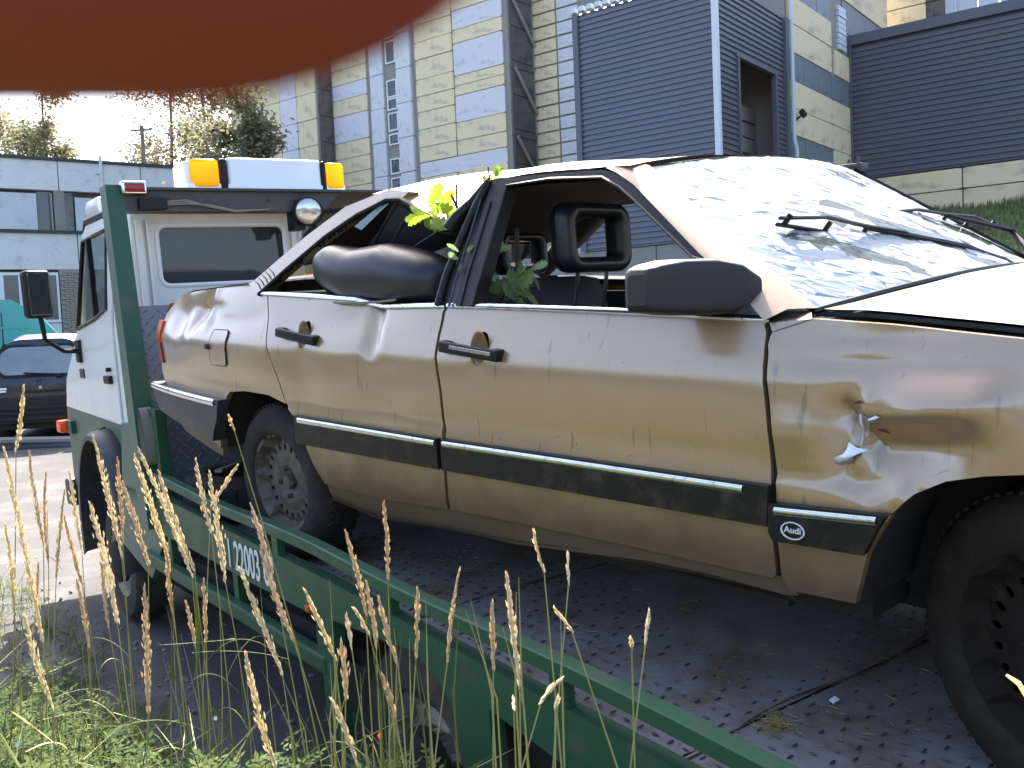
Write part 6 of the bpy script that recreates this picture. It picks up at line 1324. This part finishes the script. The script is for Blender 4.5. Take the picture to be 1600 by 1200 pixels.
def stalk(tip, foot, base, D, wmm, br, label=None, bend=0, droop=None):
    A = at(*tip, D * rr.uniform(.97, 1.03)); B = at(*foot, D); Z = at(*base, D * rr.uniform(.96, 1.06)); zg = verge_z(Z.x, Z.y)
    if Z.z > zg: d = (Z - B); Z = Z + d * ((Z.z - zg) / max(.05, -d.z)) * .8; Z.z = zg - .02
    s = thing('grass_stalk', label or 'dry straw coloured grass stalk with a seed ear on the verge before the truck', 'grass stalk', (Z.x, Z.y, Z.z), group=SG)
    q = MB(); mid = B.lerp(Z, .5) + Vector((rr.uniform(-.02, .02), rr.uniform(-.02, .02), 0))
    q.tube([Z - Z, B.lerp(Z, .75) - Z + (mid - B.lerp(Z, .5)) * .7, mid - Z, B.lerp(Z, .2) - Z + (mid - B.lerp(Z, .5)) * .5, B - Z, A.lerp(B, .4) - Z], [.0022, .0019, .0016, .0013, .0011, .0006], 5); q.build('stem', 'stem', s, smooth=60)
    q = MB(); spike(q, A - Z, B - Z, wmm / 1000, rr, 0 if wmm > 6.5 else 1); q.build('ear', 'straw_b' if br else 'straw', s, smooth='keep')
    for k in range(rr.choice((0, 1, 1, 2))):
        f = rr.uniform(.35, .9); c = B.lerp(Z, f) - Z; a = rr.random() * 6.28; l = rr.uniform(.10, .24); dv = Vector((math.cos(a), math.sin(a) * .6, 0)); pts = [c, c + dv * l * .4 + Vector((0, 0, l * .55)), c + dv * l * .8 + Vector((0, 0, l * .6)), c + dv * l * 1.1 + Vector((0, 0, l * .2))]
        bz = [pts[0] * (1 - t) ** 3 + pts[1] * (3 * t * (1 - t) ** 2) + pts[2] * (3 * t * t * (1 - t)) + pts[3] * t ** 3 for t in [k_ / 9 for k_ in range(10)]]; q = MB(); q.tube(bz, [.0006 + .0022 * math.sin(math.pi * (.15 + .85 * k_ / 9)) for k_ in range(10)], 4, flat=.25); q.build('blade', 'blade' if rr.random() < .55 else 'stem', s, smooth=60)
    return s
assert len(EL) == len(EARS), (len(EL), len(EARS))
for e, lab in zip(EARS, EL): stalk(*e[:4], e[4] * (2.4 if e[0][0] < 460 else 1.9), e[5], lab)
s = stalk((357, 648), (366, 672), (492, 1165), 1.85, 4.2, 0, 'tall thin bleached stalk with a small knobbed tip crossing the rear wheel of the sedan')
s = thing('grass_stalk', 'bleached curved blade tip in front of the front wheel at the right edge', 'grass stalk', at(1640, 1230, 1.0), group=SG)
q = MB(); o_ = Vector(s.location); q.tube([at(1640, 1230, 1.) - o_, at(1612, 1100, 1.) - o_, at(1592, 1068, 1.) - o_, at(1573, 1055, 1.) - o_], [.002, .0035, .003, .0015], 6); q.build('blade', 'straw', s, smooth=60)
# thin green and yellow stems without ears
for k in range(46):
    px = rr.uniform(-20, 660) if k < 38 else rr.uniform(660, 900); D = 2.6 - px / 660 * 1.0 + rr.uniform(-.25, .3) if px < 660 else rr.uniform(1.25, 1.5); top = rr.uniform(900, 1080); 
    A = at(px, top, D); B = at(px + rr.uniform(-30, 70), 1230, D); zg = verge_z(B.x, B.y); s = thing('grass_stalk', 'thin earless grass stem ' + ('before the lit yard and hatchback at the far left' if px < 100 else 'before the front wheel and cab of the truck' if px < 230 else 'before the painted number and side guard' if px < 440 else 'before the rear wheel cut-out of the truck' if px < 660 else 'before the tail end of the green beam'), 'grass blade', B, group='thin grass blades on the verge')
    q = MB(); q.tube([Vector((0, 0, zg - B.z if zg < B.z else 0)), (A - B) * .5 + Vector((rr.uniform(-.02, .02), 0, 0)), (A - B)], [.0018, .0016, .0004], 4, flat=.5); q.build('blade', rr.choice(['blade', 'stem', 'stem']), s, smooth=60)
# low leafy weeds and short grass (nobody could count these)
q = MB(); g2 = MB(); rr = random.Random(33)
def leaflet(mb, c, d, n, l, w_, mi):
    s_ = d.cross(n).normalized() * w_; mb.add([c, c + d * l * .5 + s_, c + d * l, c + d * l * .5 - s_], [(0, 1, 2, 3)], mi)
cnt = 0
while cnt < 1000:
    a = rr.uniform(-4.2, 2.2); u = rr.uniform(.22, 2.6) if rr.random() < .5 else rr.uniform(.2, 1.0); p = TQ + TD * a + TN * u
    if p.y < .9 or p.z < -1: continue
    z = verge_z(p.x, p.y)
    if z < .06 and rr.random() < .8: continue
    cnt += 1; h = rr.uniform(.07, .24) * 1.0; b = rr.random() * 6.28; top = Vector((p.x + math.cos(b) * .06, p.y + math.sin(b) * .06, z + h)); root = Vector((p.x, p.y, z - .01))
    for k in range(rr.randint(3, 6)):
        f = rr.uniform(.35, 1.0); c = root.lerp(top, f); an = rr.random() * 6.28; d = Vector((math.cos(an), math.sin(an), rr.uniform(.1, .8))).normalized(); L = rr.uniform(.05, .10); n = Vector((0, 0, 1)) - d * d.z; mi = rr.choice((0, 0, 1))
        for m_ in range(4):                               # pinnate leaf: pairs of narrow leaflets and a tip
            cc = c + d * L * (.25 + .22 * m_); sd = d.cross(n).normalized()
            for sg in (-1, 1): leaflet(q, cc, (d * .6 + sd * sg).normalized(), n, .026 * (1.1 - .18 * m_) * rr.uniform(.8, 1.3), .0048, mi)
        leaflet(q, c + d * L, d, n, .025, .005, mi)
    q.tube([root, top], .0013, 3)
for k in range(9500):
    a = rr.uniform(-4.2, 2.4); u = rr.uniform(.16, 1.9); p = TQ + TD * a + TN * u
    if p.y < .8: continue
    z = verge_z(p.x, p.y)
    if z < .05 and rr.random() < .75: continue
    l = rr.uniform(.10, .40) * rr.uniform(.6, 1); an = rr.random() * 6.28; d = Vector((math.cos(an), math.sin(an), 0)); b = Vector((p.x, p.y, z - .01)); w_ = d.cross(Vector((0, 0, 1))) * rr.uniform(.0014, .003); m1 = b + d * l * .22 + Vector((0, 0, l * .6)); e = b + d * l * rr.uniform(.4, .95) + Vector((0, 0, l * rr.uniform(.45, .95)))
    g2.add([b - w_, b + w_, m1 + w_ * .8, m1 - w_ * .8, e], [(0, 1, 2, 3), (3, 2, 4)], rr.choice((0, 0, 0, 1)))
o = q.build('weeds', ['herb', 'blade'], kind='stuff', smooth='keep'); tag(o, 'low leafy weeds covering the verge in the bottom left corner', 'weeds')
o = g2.build('short_grass', ['blade', 'stem'], kind='stuff', smooth='keep'); tag(o, 'short green and yellow grass growing through the weeds of the verge', 'grass')
# a few long bent leaves and small flowers among the weeds
for k, (a, b, c, m, lab) in enumerate([((90, 1088), (165, 1080), (205, 1130), 'stem', 'pale dry leaf arching over the weeds in the far left of the verge'), ((160, 1150), (245, 1125), (330, 1148), 'blade', 'long yellow green leaf lying bent across the weeds'), ((40, 1175), (80, 1160), (105, 1170), 'straw', 'short bleached leaf low at the left edge of the verge'), ((15, 1110), (45, 1130), (90, 1165), 'straw', 'bleached straight leaf slanting down at the left edge'), ((318, 1095), (350, 1130), (362, 1165), 'blade', 'bright green leaf standing at a slant before the truck'), ((250, 1008), (352, 1000), (358, 998), 'stem', 'thin horizontal dry stem crossing the upright stalks'), ((300, 1020), (380, 1018), (452, 1030), 'stem', 'thin sagging dry stem below the horizontal one'), ((305, 920), (310, 1005), (303, 1060), 'blade', 'upright yellow green leaf blade between the dry ears'), ((262, 1035), (272, 1060), (277, 1075), 'blade', 'short yellow leaf blade left of the upright one')]):
    D = 2.1; pts = [at(*v, D + .05 * i) for i, v in enumerate((a, b, c))]; q = MB(); ctl = pts[1] * 2 - (pts[0] + pts[2]) * .5; bz = [pts[0] * (1 - t) ** 2 + ctl * (2 * t * (1 - t)) + pts[2] * t * t for t in [k_ / 10 for k_ in range(11)]]; q.tube(bz, [.0008 + .0036 * math.sin(math.pi * min(1, .1 + .9 * k_ / 10)) for k_ in range(11)] if m != 'stem' else .0013, 6, flat=.25); o = q.build('grass_leaf', m, smooth=60); tag(o, lab, 'grass leaf')
for k, (px, py, m, lab) in enumerate([(618, 1146, 'flower', 'single violet flower near the rear wheel of the truck'), (594, 1149, 'orange', 'tiny orange flower left of the violet one'), (337, 1122, 'white_box', 'small white flower head before the truck'), (28, 1163, 'white_box', 'small white flower head at the left edge')]):
    p = at(px, py, 1.75 if px > 400 else 2.1); s = thing('flower', lab, 'flower', (p.x, p.y, p.z)); q = MB()
    for j in range(6):
        a = j * 1.047; d = Vector((math.cos(a), .3 * math.sin(a) - .2, math.sin(a))); q.add([(0, 0, 0), d * .0035 + Vector((-d.z, 0, d.x)) * .002, d * .0055, d * .0035 - Vector((-d.z, 0, d.x)) * .002], [(0, 1, 2, 3)])
    q.build('petals', m, s); q = MB(); q.tube([(0, 0, -.002), (.01, .01, -.1), (.012, .02, min(-.12, verge_z(p.x, p.y) - p.z))], .001, 4); q.build('stem', 'blade', s)
# pebbles on the yard
q = MB(); rr = random.Random(5)
for k in range(500):
    x, y = rr.uniform(-4.5, -.6), rr.uniform(2.9, 7); 
    if verge_z(x, y) > .02 and verge_u(x, y) > .1: continue
    s_ = rr.uniform(.006, .02); q.box((x, y, ground_z(x, y) + s_ * .3), (s_ * 1.5, s_, s_ * .8), rot=Euler((rr.random(), rr.random(), rr.random() * 3)), bev=s_ * .25, seg=1)
o = q.build('gravel', 'joint', kind='stuff'); tag(o, 'loose pebbles on the shaded yard beside the truck', 'gravel')

# ------------------------------------------------------------------ the photographer's fingertip close to the lens
DZ = .030
def cs(x, y, z): return CAM + rt * x + up * y + fwd * z
fx = lambda px: (px - 800) / FPX * DZ
c0 = cs(fx(200), (600 + 268) / FPX * DZ, DZ)
fg = thing('finger', 'out of focus reddish fingertip held close to the lens above the truck cab', 'finger', c0)
q = MB(); P = []; rb = 418 / FPX * DZ; tip = 650 / FPX * DZ
secs = [(-.075, 1.12, -.004, .012), (-.060, 1.10, -.001, .006), (-.050, 1.13, .0, .002), (-.042, 1.10, .0005, 0), (-.030, 1.0, .0003, 0), (-.020, .98, .0003, 0), (-.010, 1.0, 0, 0), (-.004, 1.0, 0, 0)] + [(tip * s_, math.sqrt(max(0.0004, 1 - s_ * s_)), 0, 0) for s_ in (0, .15, .3, .45, .6, .72, .82, .9, .96, .99, 1.0)]
for x, k, dy, dz in secs:
    P.append([rt * x + up * (dy + rb * k * math.sin(a)) + fwd * (dz + rb * .85 * k * math.cos(a)) for a in [2 * math.pi * j / 40 for j in range(41)]])
q.grid(P); fb = q.build('skin', 'skin', fg, smooth=80)
q = MB(); q.grid([[rt * (tip * (.05 + .75 * i / 8)) + up * (rb * 1.01 * math.sqrt(1 - (.05 + .75 * i / 8) ** 2) * math.sin(a)) + fwd * (rb * .88 * math.sqrt(1 - (.05 + .75 * i / 8) ** 2) * math.cos(a)) for a in [R(-45 + 90 * j / 8) for j in range(9)]] for i in range(9)]); q.build('nail', 'nail', fg, smooth=60)
